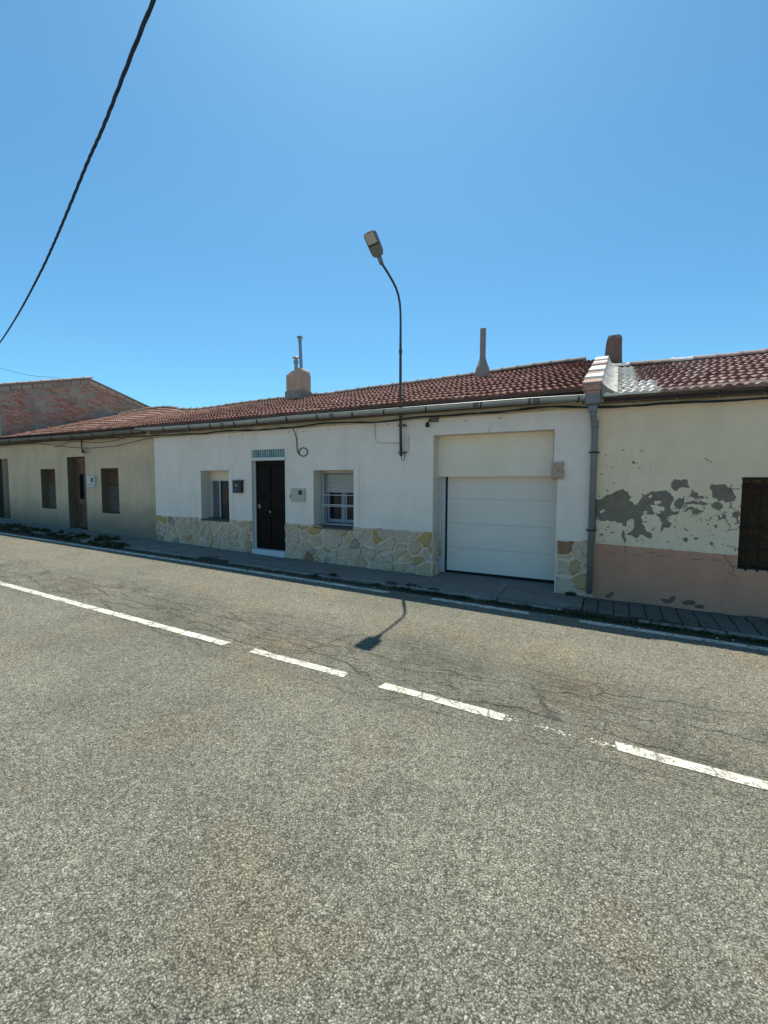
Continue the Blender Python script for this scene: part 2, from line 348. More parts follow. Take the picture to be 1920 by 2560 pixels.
# ------------------------------------------------------------------ levels
G = .0138
def zroad(x): return -CH-G*x
ZB = [(-40, -1.0), (-20.24, -1.383), (-15.43, -1.48), (-11.05, -1.579), (-6.49, -1.681), (-2.944, -1.743), (-.351, -1.792), (1.917, -1.803), (9, -1.87)]
def zb(x): return lerp_tab(ZB, x)
WY = 7.52                        # plane of the house fronts
from mathutils.geometry import delaunay_2d_cdt
# ------------------------------------------------------------------ ground, road, pavement
road = None
mb = MB(); mb.face([(-900, -900, -CH-.35), (900, -900, -CH-.35), (900, 900, -CH-.35), (-900, 900, -CH-.35)])
g_ = obj('ground', mb, M['ground'], fix=False, kind='structure')
mb = MB()
xs = [-300, -60, -30]+[x*1.0 for x in range(-25, 7)]+[30, 300]
for a, b in zip(xs, xs[1:]):
    mb.face([(a, -3.2, zroad(a)), (b, -3.2, zroad(b)), (b, 6.62, zroad(b)), (a, 6.62, zroad(a))])
    mb.face([(a, -3.2, zroad(a)), (a, -3.2, zroad(a)-.5), (b, -3.2, zroad(b)-.5), (b, -3.2, zroad(b))])
road = obj('road', mb, M['asphalt'], kind='structure')
mb = MB()
for a, b in zip(xs, xs[1:]):
    za, zc = zroad(a), zroad(b)
    mb.face([(a, -4.8, za+.1), (b, -4.8, zc+.1), (b, -3.2, zc+.1), (a, -3.2, za+.1)])
    mb.face([(a, -3.2, za+.1), (b, -3.2, zc+.1), (b, -3.2, zc-.02), (a, -3.2, za-.02)])
obj('far_pavement', mb, M['concrete'], kind='structure')
def strip(name, x0, x1, yc, w, m, label=None, ragged=.006):
    b = MB(); n = max(2, int((x1-x0)/.12)); R = random.Random(int(x0*100)+5); top = []; bot = []
    for i in range(n+1):
        x = x0+(x1-x0)*i/n; e = (i in (0, n))
        j = R.uniform(-.02, .02) if e else 0
        top.append((x+j, yc+w/2+R.uniform(-1, 1)*ragged, zroad(x)+.004)); bot.append((x-j, yc-w/2+R.uniform(-1, 1)*ragged, zroad(x)+.004))
    for i in range(n): b.face([bot[i], bot[i+1], top[i+1], top[i]])
    return obj(name, b, m, road, fix=False, label=label)
strip('centre_dash', -3.375, -2.18, 3.355, .105, M['paint'])
strip('centre_dash', -1.79, -.694, 3.355, .105, M['paint'])
strip('centre_dash', .085, 1.28, 3.375, .105, M['paint'])
strip('centre_line', -60, -3.75, 3.345, .11, M['paint'], 'long unbroken part of the white centre line')
b = MB(); R = random.Random(77)
for _ in range(330):
    x = R.uniform(-.69, .08); y = 3.355+.012*math.sin(x*9)+R.gauss(0, .016); s_ = abs(R.gauss(0, .0035))+.0012; z = zroad(x)+.004+R.uniform(0, .0008)
    if math.sin(x*17+1)+R.uniform(-.6, .6) < -.3: continue
    b.face([(x+s_*1.5*math.cos(k*1.05)*R.uniform(.5, 1.2), y+s_*math.sin(k*1.05)*R.uniform(.5, 1.2), z) for k in range(6)])
obj('worn_paint_flakes', b, M['paint'], road, fix=False, kind='stuff', label='almost worn away dash of the centre line')
strip('edge_line', -60, -3.21, 6.262, .13, M['paint'])
strip('edge_line', -2.47, -1.0, 6.292, .125, M['paint'])
strip('edge_line', -.34, 12, 6.292, .13, M['paint'])
strip('edge_line', -2.84, -2.62, 6.30, .07, M['paint_faint'], 'worn scrap of the white edge line', .02)
# pavement: dirt bed, kerb stones, concrete slabs, small paving stones in front of the cream house
pav = thing('pavement', None, None, (-5, 6.6, -CH)); pav['kind'] = 'structure'
def zp(x, y):                     # top of the pavement
    t = max(0, min(1, (y-6.66)/(WY-6.66)))
    return (zroad(x)+.055)*(1-t)+zb(x)*t
def ground_quad(b, x0, x1, y0, y1, up=.0, th=.12, ch=.006):
    c = [(x0, y0), (x1, y0), (x1, y1), (x0, y1)]; ci = [(x0+ch, y0+ch), (x1-ch, y0+ch), (x1-ch, y1-ch), (x0+ch, y1-ch)]
    vs = [(x, y, zp(x, y)+up-th) for x, y in c]+[(x, y, zp(x, y)+up-ch) for x, y in c]+[(x, y, zp(x, y)+up) for x, y in ci]
    fs = [(8, 9, 10, 11)]+[(i, (i+1) % 4, (i+1) % 4+4, i+4) for i in range(4)]+[(i+4, (i+1) % 4+4, (i+1) % 4+8, i+8) for i in range(4)]
    b.mesh(vs, fs)
b = MB()
for a, c in zip(xs, xs[1:]):
    b.face([(a, 6.40, zroad(a)+.002), (c, 6.40, zroad(c)+.002), (c, 6.60, zroad(c)+.012), (a, 6.60, zroad(a)+.012)])
    b.face([(a, 6.60, zroad(a)+.012), (c, 6.60, zroad(c)+.012), (c, 6.68, zp(c, 6.68)-.02), (a, 6.68, zp(a, 6.68)-.02)])
    b.face([(a, 6.68, zp(a, 6.68)-.02), (c, 6.68, zp(c, 6.68)-.02), (c, 8.2, zb(c)-.02), (a, 8.2, zb(a)-.02)])
dirt_edge = [(x, None) for x in xs]
obj('gutter_soil', b, M['dirt'], pav, fix=False)
x = -24.0; R = random.Random(3)
while x < -.35:
    L = 1.25+R.uniform(-.05, .05)
    b = MB(); ground_quad(b, x, min(x+L, -.34)-.010, 6.70+R.uniform(0, .01), WY+.12, R.uniform(-.004, .004), .1)
    obj('concrete_slab', b, M['concrete'], pav, fix=False); x += L
x = -14.0
while x < 5:
    L = .98+R.uniform(-.1, .05)
    if R.random() < .86:
        b = MB(); ground_quad(b, x, x+L-.02, 6.575+R.uniform(-.01, .01), 6.69, R.uniform(-.022, .004), .1, .012)
        obj('kerb_stone', b, M['kerb'], pav, fix=False)
    x += L
for i in range(24):
    for j in range(5):
        b = MB(); x0 = -.33+i*.2; y0 = 6.705+j*.165
        ground_quad(b, x0, x0+.188, y0, y0+.148, R.uniform(-.010, .010), .06, .010)
        obj('paving_stone', b, M['paver'], pav, fix=False)
# ------------------------------------------------------------------ house helpers
def wall_mb(x0, x1, zt, openings, bot=zb, y=WY, back=.4):
    """front wall with real openings and their reveals; openings (x0,x1,z0,z1,depth)"""
    f = MB(); revs = []
    cx = sorted(set([x0, x1]+[v for o in openings for v in o[:2]]+[x0+(x1-x0)*i/12 for i in range(13)]))
    for a, c in zip(cx, cx[1:]):
        if c-a < 1e-6: continue
        m = (a+c)/2; ops = sorted([o for o in openings if o[0] < m < o[1]], key=lambda o: o[2])
        lo = (bot(a)-.25, bot(c)-.25)
        for o in ops:
            if o[2] > bot(m)-.1: f.face([(a, y, lo[0]), (c, y, lo[1]), (c, y, o[2]), (a, y, o[2])])
            lo = (o[3], o[3])
        f.face([(a, y, lo[0]), (c, y, lo[1]), (c, y, zt), (a, y, zt)])
    for a, c, z0, z1, d in openings:
        r = MB(); revs.append(r)
        r.face([(a, y, z0), (a, y+d, z0), (a, y+d, z1), (a, y, z1)]); r.face([(c, y, z0), (c, y, z1), (c, y+d, z1), (c, y+d, z0)])
        r.face([(a, y, z1), (a, y+d, z1), (c, y+d, z1), (c, y, z1)]); r.face([(a, y, z0), (c, y, z0), (c, y+d, z0), (a, y+d, z0)])
    return f, revs
def shell_mb(x0, x1, y1, eave, ridge, zlow=-2.2):
    """side and back walls so that the house is a closed volume"""
    b = MB(); yr = 11.8
    for x in (x0, x1):
        b.face([(x, WY+.01, zlow), (x, y1, zlow), (x, y1, eave(x)-.1), (x, yr, ridge(x)-.1), (x, WY+.01, eave(x)-.1)])
    b.face([(x0, y1, zlow), (x1, y1, zlow), (x1, y1, eave(x1)), (x0, y1, eave(x0))])
    return b
def tile_mesh(name, w, L, mat, h=.021, th=.016):
    b = MB(); N = 12; top = []
    def z(u): 
        v = (u*2) % 1.0 if u < 1 else 1.0
        return h*math.sin(math.pi*min(1, v/.72))**.8 if v < .72 else -.004
    us = [0, .06, .13, .2, .27, .34, .42, .5, .56, .63, .7, .77, .84, .92, 1.0]
    for y, dz in ((0, 0), (L, -.012)):
        top.append([(u*w, y, z(u)+dz) for u in us])
    n = len(us)
    vs = top[0]+top[1]+[(x, y+.004, -.034) for x, y, z_ in top[0]]
    fs = [(i, i+1, n+i+1, n+i) for i in range(n-1)]+[(2*n+i, 2*n+i+1, i+1, i) for i in range(n-1)]
    fs += [(2*n, 0, n)]+[(2*n+n-1, 2*n-1, n-1)]
    me = bpy.data.meshes.new(name); me.from_pydata(vs, [], fs); me.materials.append(mat); return me
def ridge_mesh(name, L, r, mat):
    vs = []; N = 8; th = .014
    for x, rr_ in ((0, r*1.13), (.05, r*1.13), (.052, r), (L, r*.94)):
        for k in range(N+1):
            w = math.pi*k/N; vs.append((x, -math.cos(w)*rr_, math.sin(w)*rr_*.85))
    n = N+1; fs = [(j*n+k, j*n+k+1, (j+1)*n+k+1, (j+1)*n+k) for j in range(3) for k in range(N)]
    fs.append(tuple(range(n)))
    me = bpy.data.meshes.new(name); me.from_pydata(vs, [], fs); me.materials.append(mat); return me
TW, ROWS = .236, 12
Y0, Y1 = 7.33, 11.8
def build_roof(house, x0, x1, eave, ridge, mat, ridge_mat, yback=16.3, painted=None, limit=300, seed=1, w=TW, ridge_paint=None):
    R = random.Random(seed); cols = round((x1-x0)/w); w = (x1-x0)/cols
    deck = MB(); n = 24
    for i in range(n):
        a, c = x0+(x1-x0)*i/n, x0+(x1-x0)*(i+1)/n
        for (ya, fa), (yb, fb) in (((Y0+.05, lambda q: eave(q)), (Y1, lambda q: ridge(q))), ((Y1, lambda q: ridge(q)), (yback, lambda q: eave(q)))):
            for up, dn in ((-.035, 0), (-.10, 1)):
                deck.face([(a, ya, fa(a)+up), (c, ya, fa(c)+up), (c, yb, fb(c)+up), (a, yb, fb(a)+up)])
        deck.face([(a, Y0+.05, eave(a)-.035), (c, Y0+.05, eave(c)-.035), (c, Y0+.05, eave(c)-.10), (a, Y0+.05, eave(a)-.10)])
    for q in (x0, x1):
        deck.face([(q, Y0+.05, eave(q)-.035), (q, Y0+.05, eave(q)-.10), (q, Y1, ridge(q)-.10), (q, Y1, ridge(q)-.035)])
    rf = obj('roof', deck, M['deck'], house, fix=False)
    me = tile_mesh('roof_tile', w, (Y1-Y0)/ROWS*1.13, mat); mep = None
    if painted: mep = tile_mesh('roof_tile_painted', w, (Y1-Y0)/ROWS*1.13, M['pale_mortar'])
    L = []
    for c in range(cols):
        for r in range(ROWS):
            x = x0+c*w+R.uniform(-.006, .006)+(w/8 if r % 2 else 0); xm = x+w/2
            t = r/ROWS; y = Y0+(Y1-Y0)*t+R.uniform(-.012, .012); ez, rz = eave(xm), ridge(xm)
            z = ez+(rz-ez)*t+.016+R.uniform(-.003, .004); sl = math.atan2(rz-ez, Y1-Y0)
            slx = math.atan2((eave(x+.5)-eave(x-.5))*(1-t)+(ridge(x+.5)-ridge(x-.5))*t, 1.0)
            L.append(((x**2+y**2+z*z)**.5, x, y, z, sl, slx, R.uniform(-.022, .022), painted(xm, t, R) if painted else False))
    L.sort()
    rest = MB()
    for i, (d, x, y, z, sl, slx, jz, pt) in enumerate(L):
        rot = (sl-.072, -slx, jz)
        if i < limit: inst('roof_tile', mep if pt else me, rf, (x, y, z), rot)
        else:
            Mx = Matrix.Translation((x, y, z)) @ (Matrix.Rotation(jz, 4, 'Z') @ Matrix.Rotation(-slx, 4, 'Y') @ Matrix.Rotation(sl-.070, 4, 'X'))
            rest.mesh([Mx @ v.co for v in me.vertices], [list(p.vertices) for p in me.polygons])
    if rest.v: obj('farther_roof_tiles', rest, mat, rf, fix=False, kind='stuff')
    rm = ridge_mesh('ridge_tile', .43, .11, ridge_mat)
    rmp = ridge_mesh('ridge_tile_painted', .43, .11, M['pale_mortar']) if ridge_paint else None
    x = x0
    while x < x1-.3:
        s = math.atan2(ridge(x+.4)-ridge(x), .4)
        inst('ridge_tile', rmp if (ridge_paint and ridge_paint(x)) else rm, rf, (x, Y1+R.uniform(-.01, .01), ridge(x+.2)+.0+R.uniform(-.006, .006)), (0, -s, R.uniform(-.02, .02))); x += .405
    return rf
def gutter(house, tab, mat, brackets, joints, r=.065, yc=7.315, strap=None):
    xs_ = [a for a, _ in tab]; b = MB(); N = 8; rows = []
    for x, zl in tab:
        row = []
        for rad in (r, r-.004):
            for k in range(N+1):
                w = math.pi*k/N; row.append((x, yc-math.cos(w)*rad, zl-math.sin(w)*rad*1.25))
        rows.append(row)
    n = N+1
    for A, B in zip(rows, rows[1:]):
        q = len(b.v); b.v += A+B
        for k in range(N):
            b.f.append([q+k, q+k+1, q+2*n+k+1, q+2*n+k]); b.f.append([q+n+k, q+2*n+n+k, q+2*n+n+k+1, q+n+k+1])
        b.f.append([q, q+n, q+3*n, q+2*n]); b.f.append([q+N, q+2*n+N, q+3*n+N, q+n+N])
    b.tube([(x, yc-r, zl+.003) for x, zl in tab], .0075, 6)
    gt = obj('gutter', b, mat, house, smooth=False)
    for x in brackets:
        zl = lerp_tab(tab, x); q = MB(); pts = [(x-.012*(k/6.0)*3, yc-math.cos(math.pi*k/10)*(r+.006), zl-math.sin(math.pi*k/10)*(r+.006)*1.25) for k in range(11)]
        pts.append((x-.05, yc+r+.05, zl-.0))
        q.tube([(p[0], p[1], p[2]) for p in pts], .011, 5); obj('bracket', q, strap or M['dark_strap'], gt)
    for x in joints:
        zl = lerp_tab(tab, x); q = MB(); R_ = r+.004
        for dx in (0,):
            for k in range(N):
                w0, w1 = math.pi*k/N, math.pi*(k+1)/N
                q.face([(x, yc-math.cos(w0)*R_, zl-math.sin(w0)*R_*1.25), (x, yc-math.cos(w1)*R_, zl-math.sin(w1)*R_*1.25), (x+.1, yc-math.cos(w1)*R_, zl-math.sin(w1)*R_*1.25), (x+.1, yc-math.cos(w0)*R_, zl-math.sin(w0)*R_*1.25)])
        obj('joint', q, M['old_metal'], gt, fix=False)
    return gt
def cornice(house, x0, x1, low, mat, out=.10, rise=.13, top=.34, eave=None):
    b = MB(); n = 10
    def prof(x):
        z = low(x); return [(WY+.02, z), (WY-.004, z), (WY-.03, z+.025), (WY-out, z+rise), (WY-out, z+top), (WY+.02, z+top)]
    rows = [[(x0+(x1-x0)*i/n, y, z) for y, z in prof(x0+(x1-x0)*i/n)] for i in range(n+1)]
    for A, B in zip(rows, rows[1:]):
        for k in range(6): b.face([A[k], A[(k+1) % 6], B[(k+1) % 6], B[k]])
    b.face(rows[0]); b.face(rows[-1][::-1])
    return obj('cornice', b, mat, house)
def roughen(poly, R, lvl=2, amt=.16):
    for _ in range(lvl):
        out = []
        for i, p in enumerate(poly):
            q = poly[(i+1) % len(poly)]; d = math.hypot(q[0]-p[0], q[1]-p[1]); out.append(p)
            if d > .008:
                k = R.uniform(-amt, amt); out.append(((p[0]+q[0])/2-(q[1]-p[1])*k, (p[1]+q[1])/2+(q[0]-p[0])*k))
        poly = out
    return poly
def flatpoly(polys, y):
    """ngons in the wall plane standing a little proud, triangulated"""
    mb = MB()
    for k, p in enumerate(polys):
        vs, es, fs, _, _, _ = delaunay_2d_cdt([Vector(q) for q in p], [], [list(range(len(p)))], 1, 1e-6)
        mb.mesh([(v.x, y-.000004*k, v.y) for v in vs], [list(f) for f in fs])
    return mb
# stones: Voronoi cells clipped to the plinth and cut as separate bevelled pieces
def clip(poly, nx, ny, d):
    out = []
    for i, p in enumerate(poly):
        q = poly[(i+1) % len(poly)]; a = nx*p[0]+ny*p[1]-d; c = nx*q[0]+ny*q[1]-d
        if a <= 0: out.append(p)
        if (a < 0 < c) or (c < 0 < a):
            t = a/(a-c); out.append((p[0]+(q[0]-p[0])*t, p[1]+(q[1]-p[1])*t))
    return out
def voro_cells(poly_of, u0, u1, v0, v1, size, R):
    nu = max(1, round((u1-u0)/size)); nv = max(1, round((v1-v0)/(size*.82))); sites = []
    for j in range(nv):
        for i in range(nu):
            if R.random() < .12: continue
            sites.append((u0+(i+.5+(j % 2)*.35+R.uniform(-.62, .62))*(u1-u0)/nu, v0+(j+.5+R.uniform(-.5, .5))*(v1-v0)/nv))
            if R.random() < .15: sites.append((sites[-1][0]+R.uniform(-.1, .1), sites[-1][1]+R.choice((-1, 1))*R.uniform(.05, .09)))
    cells = []
    for k, s in enumerate(sites):
        c = poly_of()
        for m, o in enumerate(sites):
            if m == k or abs(o[0]-s[0]) > size*3: continue
            nx, ny = o[0]-s[0], o[1]-s[1]; c = clip(c, nx, ny, nx*(s[0]+o[0])/2+ny*(s[1]+o[1])/2)
            if len(c) < 3: break
        if len(c) >= 3: cells.append((s, c))
    return cells
def inset(poly, d):
    out = poly; n = len(poly); A = sum(poly[i][0]*poly[(i+1) % n][1]-poly[(i+1) % n][0]*poly[i][1] for i in range(n))
    if A < 0: poly = poly[::-1]; out = poly
    for i, p in enumerate(poly):
        q = poly[(i+1) % len(poly)]; l = math.hypot(q[0]-p[0], q[1]-p[1])
        if l < 1e-6: continue
        nx, ny = (q[1]-p[1])/l, -(q[0]-p[0])/l; out = clip(out, nx, ny, nx*p[0]+ny*p[1]-d)
        if len(out) < 3: return []
    return out
SPECIAL = [((-4.149, -.973), 'stone_ochre'), ((-5.783, -1.576), 'stone_rust'), ((-5.685, -1.41), 'stone_grey'), ((-5.296, -1.484), 'stone_ochre'),
           ((-3.225, -1.395), 'stone_ochre'), ((-3.075, -1.589), 'stone_tan'), ((-3.124, -.953), 'stone_ochre'), ((-10.804, -.983), 'stone_ochre'),
           ((-7.684, -1.56), 'stone_ochre'), ((-7.631, -.953), 'stone_tan'), ((-5.91, -1.03), 'stone_ochre'), ((-.583, -.977), 'stone_rust'),
           ((-4.772, -1.034), 'stone_tan'), ((-9.387, -1.428), 'stone_tan'), ((-8.16, -.958), 'stone_tan'), ((-.5, -1.65), 'stone_ochre'), ((-3.5, -1.45), 'stone_tan'), ((-10.2, -1.4), 'stone_tan')]
def cladding(parent, u0, u1, top, bot, place, size, seed, proud=.026, cuts=(), cut_z=-.972):
    """place(u, v, h) -> point with v the height and h the distance out of the wall"""
    R = random.Random(seed); v0 = min(bot(u0), bot(u1)); v1 = max(top(u0), top(u1))
    poly = lambda: [(u0, bot(u0)), (u1, bot(u1)), (u1, top(u1)), (u0, top(u0))]
    b = MB(); P = poly()
    us = sorted([u0, u1]+[c for c in cuts if u0 < c < u1])
    for a, c in zip(us, us[1:]):
        tt = (lambda u: cut_z) if any(w0 <= (a+c)/2 <= w1 for w0, w1 in zip(cuts[::2], cuts[1::2])) else (lambda u: top(u)-.01)
        P2 = [(a, bot(a)-.1), (c, bot(c)-.1), (c, tt(c)), (a, tt(a))]
        b.mesh([place(u, v, -.02) for u, v in P2]+[place(u, v, .014) for u, v in P2], [(4, 5, 6, 7), (0, 1, 5, 4), (1, 2, 6, 5), (2, 3, 7, 6), (3, 0, 4, 7)])
    base = obj('stone_plinth', b, M['stone_joint'], parent, fix=True)
    cells = voro_cells(poly, u0, u1, v0, v1, size, R)
    used = {}
    for si, (pt, mt) in enumerate(SPECIAL):
        if u0 <= pt[0] <= u1 and cells and place(0, 0, 0)[1] == WY:
            k = min(range(len(cells)), key=lambda k: (cells[k][0][0]-pt[0])**2+(cells[k][0][1]-pt[1])**2); used[k] = mt
    for k, (s, c) in enumerate(cells):
        if any(w0-.06 < s[0] < w1+.06 for w0, w1 in zip(cuts[::2], cuts[1::2])): c = clip(c, 0, 1, cut_z)
        if len(c) < 3: continue
        c = inset(c, .009+R.uniform(0, .012))
        if len(c) < 3: continue
        c = roughen(c, R, 2, .13); cu = sum(p[0] for p in c)/len(c); cv = sum(p[1] for p in c)/len(c)
        h = proud+R.uniform(-.010, .022); q = MB(); n = len(c)
        mid = [(cu+(p[0]-cu)*.93, cv+(p[1]-cv)*.93) for p in c]; inn = [(cu+(p[0]-cu)*.72, cv+(p[1]-cv)*.72) for p in c]
        tl = R.uniform(-.010, .010); t2 = R.uniform(-.010, .010)
        q.mesh([place(*p, .005) for p in c]+[place(*p, h+tl*(p[0]-cu)/.1) for p in mid]+[place(*p, h+.006+tl*(p[0]-cu)/.1+t2*(p[1]-cv)/.1) for p in inn],
               [(i, (i+1) % n, (i+1) % n+n, i+n) for i in range(n)]+[(i+n, (i+1) % n+n, (i+1) % n+2*n, i+2*n) for i in range(n)]+[tuple(range(2*n, 3*n))])
        mt = used.get(k) or R.choices(['stone_pale', 'stone_tan', 'stone_grey', 'stone_ochre'], [.74, .20, .03, .03])[0]
        cx, cy, cz = place(cu, cv, 0)
        obj('stone', q, M[mt], base, origin=(cx, cy, cz), fix=True)
    return base
PATCH={
'G1': [(-0.23, -0.169), (-0.211, -0.249), (-0.108, -0.184), (0.016, -0.12), (0.139, -0.074), (0.202, -0.117), (0.258, -0.195), (0.214, -0.231), (0.3, -0.308), (0.372, -0.219), (0.458, -0.14), (0.515, -0.096), (0.602, -0.095), (0.687, -0.085), (0.746, -0.127), (0.784, -0.202), (0.765, -0.253), (0.755, -0.354), (0.785, -0.396), (0.758, -0.439), (0.718, -0.491), (0.733, -0.525), (0.778, -0.573), (0.752, -0.626), (0.681, -0.629), (0.663, -0.733), (0.647, -0.683), (0.656, -0.562), (0.617, -0.478), (0.571, -0.42), (0.499, -0.449), (0.439, -0.434), (0.382, -0.488), (0.401, -0.592), (0.449, -0.676), (0.51, -0.716), (0.54, -0.741), (0.521, -0.811), (0.453, -0.781), (0.392, -0.749), (0.334, -0.814), (0.295, -0.791), (0.21, -0.769), (0.284, -0.685), (0.295, -0.579), (0.277, -0.51), (0.202, -0.548), (0.206, -0.637), (0.159, -0.639), (0.142, -0.595), (0.032, -0.565), (-0.064, -0.551), (-0.127, -0.572), (-0.192, -0.548), (-0.154, -0.474), (-0.019, -0.451), (0.139, -0.498), (0.178, -0.514), (0.183, -0.443), (0.058, -0.421), (-0.053, -0.407), (-0.179, -0.475), (-0.224, -0.567), (-0.239, -0.386)] ,
'G2': [(0.753, 0.04), (0.779, 0.08), (0.932, 0.072), (0.971, -0.042), (0.854, -0.043), (0.815, -0.104), (0.742, -0.044)] ,
'G3': [(1.192, -0.03), (1.222, 0.018), (1.359, 0.011), (1.451, -0.052), (1.501, -0.171), (1.478, -0.227), (1.383, -0.246), (1.356, -0.206), (1.312, -0.231), (1.229, -0.144), (1.213, -0.063)] ,
'G4': [(0.982, -0.131), (1.007, -0.098), (1.075, -0.113), (1.079, -0.187), (1.039, -0.196), (0.976, -0.165)] ,
'G5': [(0.793, -0.252), (0.846, -0.184), (0.916, -0.199), (0.913, -0.291), (0.867, -0.351), (0.802, -0.311)] ,
'G6': [(0.919, -0.266), (0.999, -0.23), (1.175, -0.251), (1.19, -0.283), (1.11, -0.285), (1.001, -0.272), (0.934, -0.29)] ,
'G7': [(1.229, -0.282), (1.28, -0.24), (1.346, -0.263), (1.361, -0.319), (1.304, -0.353), (1.251, -0.322)] ,
'G8': [(0.992, -0.38), (1.058, -0.328), (1.113, -0.367), (1.153, -0.361), (1.088, -0.41), (1.021, -0.42)] ,
'G8b': [(0.91, -0.383), (0.949, -0.323), (1.017, -0.316), (1.045, -0.345), (0.971, -0.356), (0.938, -0.39)] ,
'G9': [(1.463, -0.444), (1.491, -0.363), (1.541, -0.353), (1.549, -0.536), (1.524, -0.529), (1.508, -0.458)] ,
'G10': [(1.301, -0.434), (1.333, -0.417), (1.349, -0.481), (1.317, -0.49)] ,
'G10b': [(1.359, -0.408), (1.397, -0.414), (1.394, -0.471), (1.361, -0.456)] ,
'G11': [(0.758, -0.422), (0.827, -0.386), (0.876, -0.392), (0.787, -0.438)] ,
'G12': [(0.146, -0.693), (0.174, -0.709), (0.206, -0.849), (0.197, -0.903), (0.167, -0.852)] ,
'G13': [(0.926, -0.768), (0.967, -0.757), (0.976, -0.798), (0.95, -0.834), (0.928, -0.81)] ,
'B1': [(0.952, -1.717), (1.006, -1.667), (1.089, -1.673), (1.118, -1.712), (1.064, -1.736), (0.981, -1.748)] ,
'B2': [(1.085, -1.742), (1.145, -1.717), (1.213, -1.724), (1.181, -1.771), (1.12, -1.771)] ,
'B3': [(-0.054, -1.743), (0.008, -1.689), (0.071, -1.672), (0.057, -1.711), (-0.005, -1.773)] ,
'B4': [(0.665, -1.686), (0.767, -1.69), (0.849, -1.619), (0.864, -1.626), (0.812, -1.736), (0.726, -1.748)] ,
'I1': [(0.493, -0.302), (0.552, -0.301), (0.61, -0.316), (0.676, -0.331), (0.678, -0.382), (0.613, -0.384), (0.636, -0.426), (0.586, -0.428), (0.526, -0.379)] ,
'I2': [(0.542, -0.241), (0.629, -0.239), (0.638, -0.273), (0.581, -0.3), (0.544, -0.284)] ,
'I3': [(0.401, -0.409), (0.452, -0.385), (0.465, -0.415), (0.425, -0.438)] ,
'I4': [(0.466, -0.174), (0.509, -0.147), (0.504, -0.199), (0.475, -0.2)] ,
'I5': [(-0.181, -0.42), (-0.117, -0.382), (-0.101, -0.403), (-0.155, -0.456)] ,
}
CRACK={
'C1': [(1.501, -0.171), (1.426, -0.06), (1.444, -0.028), (1.448, 0.011)] ,
'C2': [(1.445, -0.052), (1.539, -0.056)] ,
'C3': [(1.393, -0.463), (1.422, -0.526), (1.456, -0.565), (1.452, -0.618), (1.415, -0.664)] ,
'C4': [(1.458, -0.618), (1.534, -0.609)] ,
'C5': [(1.41, -0.965), (1.433, -1.045), (1.473, -1.082), (1.488, -1.129), (1.551, -1.123)] ,
'C6': [(1.513, -1.127), (1.517, -1.2)] ,
'C7': [(1.424, -0.842), (1.526, -0.859), (1.523, -0.915)] ,
'C8': [(1.447, -0.236), (1.45, -0.316), (1.522, -0.349)] ,
'C9': [(0.194, -0.939), (0.221, -1.062)] ,
'C10': [(1.049, -1.07), (1.184, -1.053)] ,
'C11': [(1.264, -1.059), (1.368, -1.054)] ,
'C12': [(0.313, -1.054), (0.404, -1.073)] ,
'C13': [(0.611, -1.056), (0.755, -1.053)] ,
'C14': [(0.462, -1.016), (0.58, -1.007)] ,
'C15': [(-0.046, -1.065), (0.065, -1.06)] ,
'C16': [(0.75, -0.933), (0.794, -0.955)] ,
'C17': [(1.453, -1.206), (1.571, -1.275)] ,
'C18': [(-0.251, -0.169), (-0.23, -0.386), (-0.229, -0.659), (-0.232, -0.915)] ,
}
# ------------------------------------------------------------------ white house with the garage
XL, XR = -11.05, -.235
RIDGE = [(-20, 3.03), (-18.7, 3.09), (-17.4, 3.15), (-16.5, 3.14), (-15.9, 3.08), (-15.3, 2.97), (-14.4, 2.90), (-13.5, 2.90), (-11.5, 2.945), (-9, 2.955), (-8.3, 2.92), (-7.1, 2.945), (-4.46, 2.99), (-3, 3.02), (-1.76, 3.05), (-.5, 3.07)]
EAVE = [(-20, 1.585), (-15.4, 1.545), (-11, 1.53), (-7.6, 1.515), (-5.4, 1.505), (-3.5, 1.505), (-2, 1.485), (-.4, 1.49)]
eaveW = lambda x: lerp_tab(EAVE, x)-.012
ridgeW = lambda x: lerp_tab(RIDGE, x)-.06
wh = thing('white_house', 'white low terraced house with stone plinth, dark front door and white garage door', 'house', (-5.6, WY, -1.7))
OPW = [(-9.235, -8.235, -.95, .291, .34), (-7.49, -6.487, -1.60, .573, .14), (-7.49, -6.487, .573, .757, .02+.03), (-5.70, -4.68, -.957, .267, .36), (-2.955, -.80, -1.80, .885, .46)]
f, r = wall_mb(XL, XR, 1.49, OPW)
wl = obj('wall', f, M['white_wall'], wh); [obj('reveal', q_, M['reveal'], wh, fix=False) for q_ in r]
obj('side_wall', shell_mb(XL+.01, XR-.01, 16.2, eaveW, ridgeW), M['beige_wall'], wh, fix=False)
# raised bands round the two windows
for bx in ((-8.235, -8.115, WY-.012, WY+.01, -.90, .391), (-9.30, -8.235, WY-.010, WY+.01, .291, .40), (-4.68, -4.545, WY-.012, WY+.01, -.93, .40), (-5.76, -4.68, WY-.010, WY+.01, .267, .40)):
    b = MB(); b.box(*bx); obj('window_surround', b, M['white_wall'], wh, bevel=.003)
topS = lambda x: -.893; botS = lambda x: zb(x)-.01
front = lambda u, v, h: (u, WY-h, v)
cladding(wh, XL+.02, -7.50, topS, botS, front, .245, 11, cuts=(-9.24, -8.23))
cladding(wh, -6.48, -2.96, topS, botS, front, .25, 14, cuts=(-5.72, -4.66))
cladding(wh, -.785, -.240, lambda x: -.90, botS, front, .24, 16)
cladding(wh, WY+.01, WY+.36, lambda y: -.90, lambda y: -1.80, lambda u, v, h: (-2.955+h, u, v), .22, 17, .015)
cornice(wh, XL+.01, XR-.01, lambda x: 1.185, M['cornice'], .085, .10, .30)
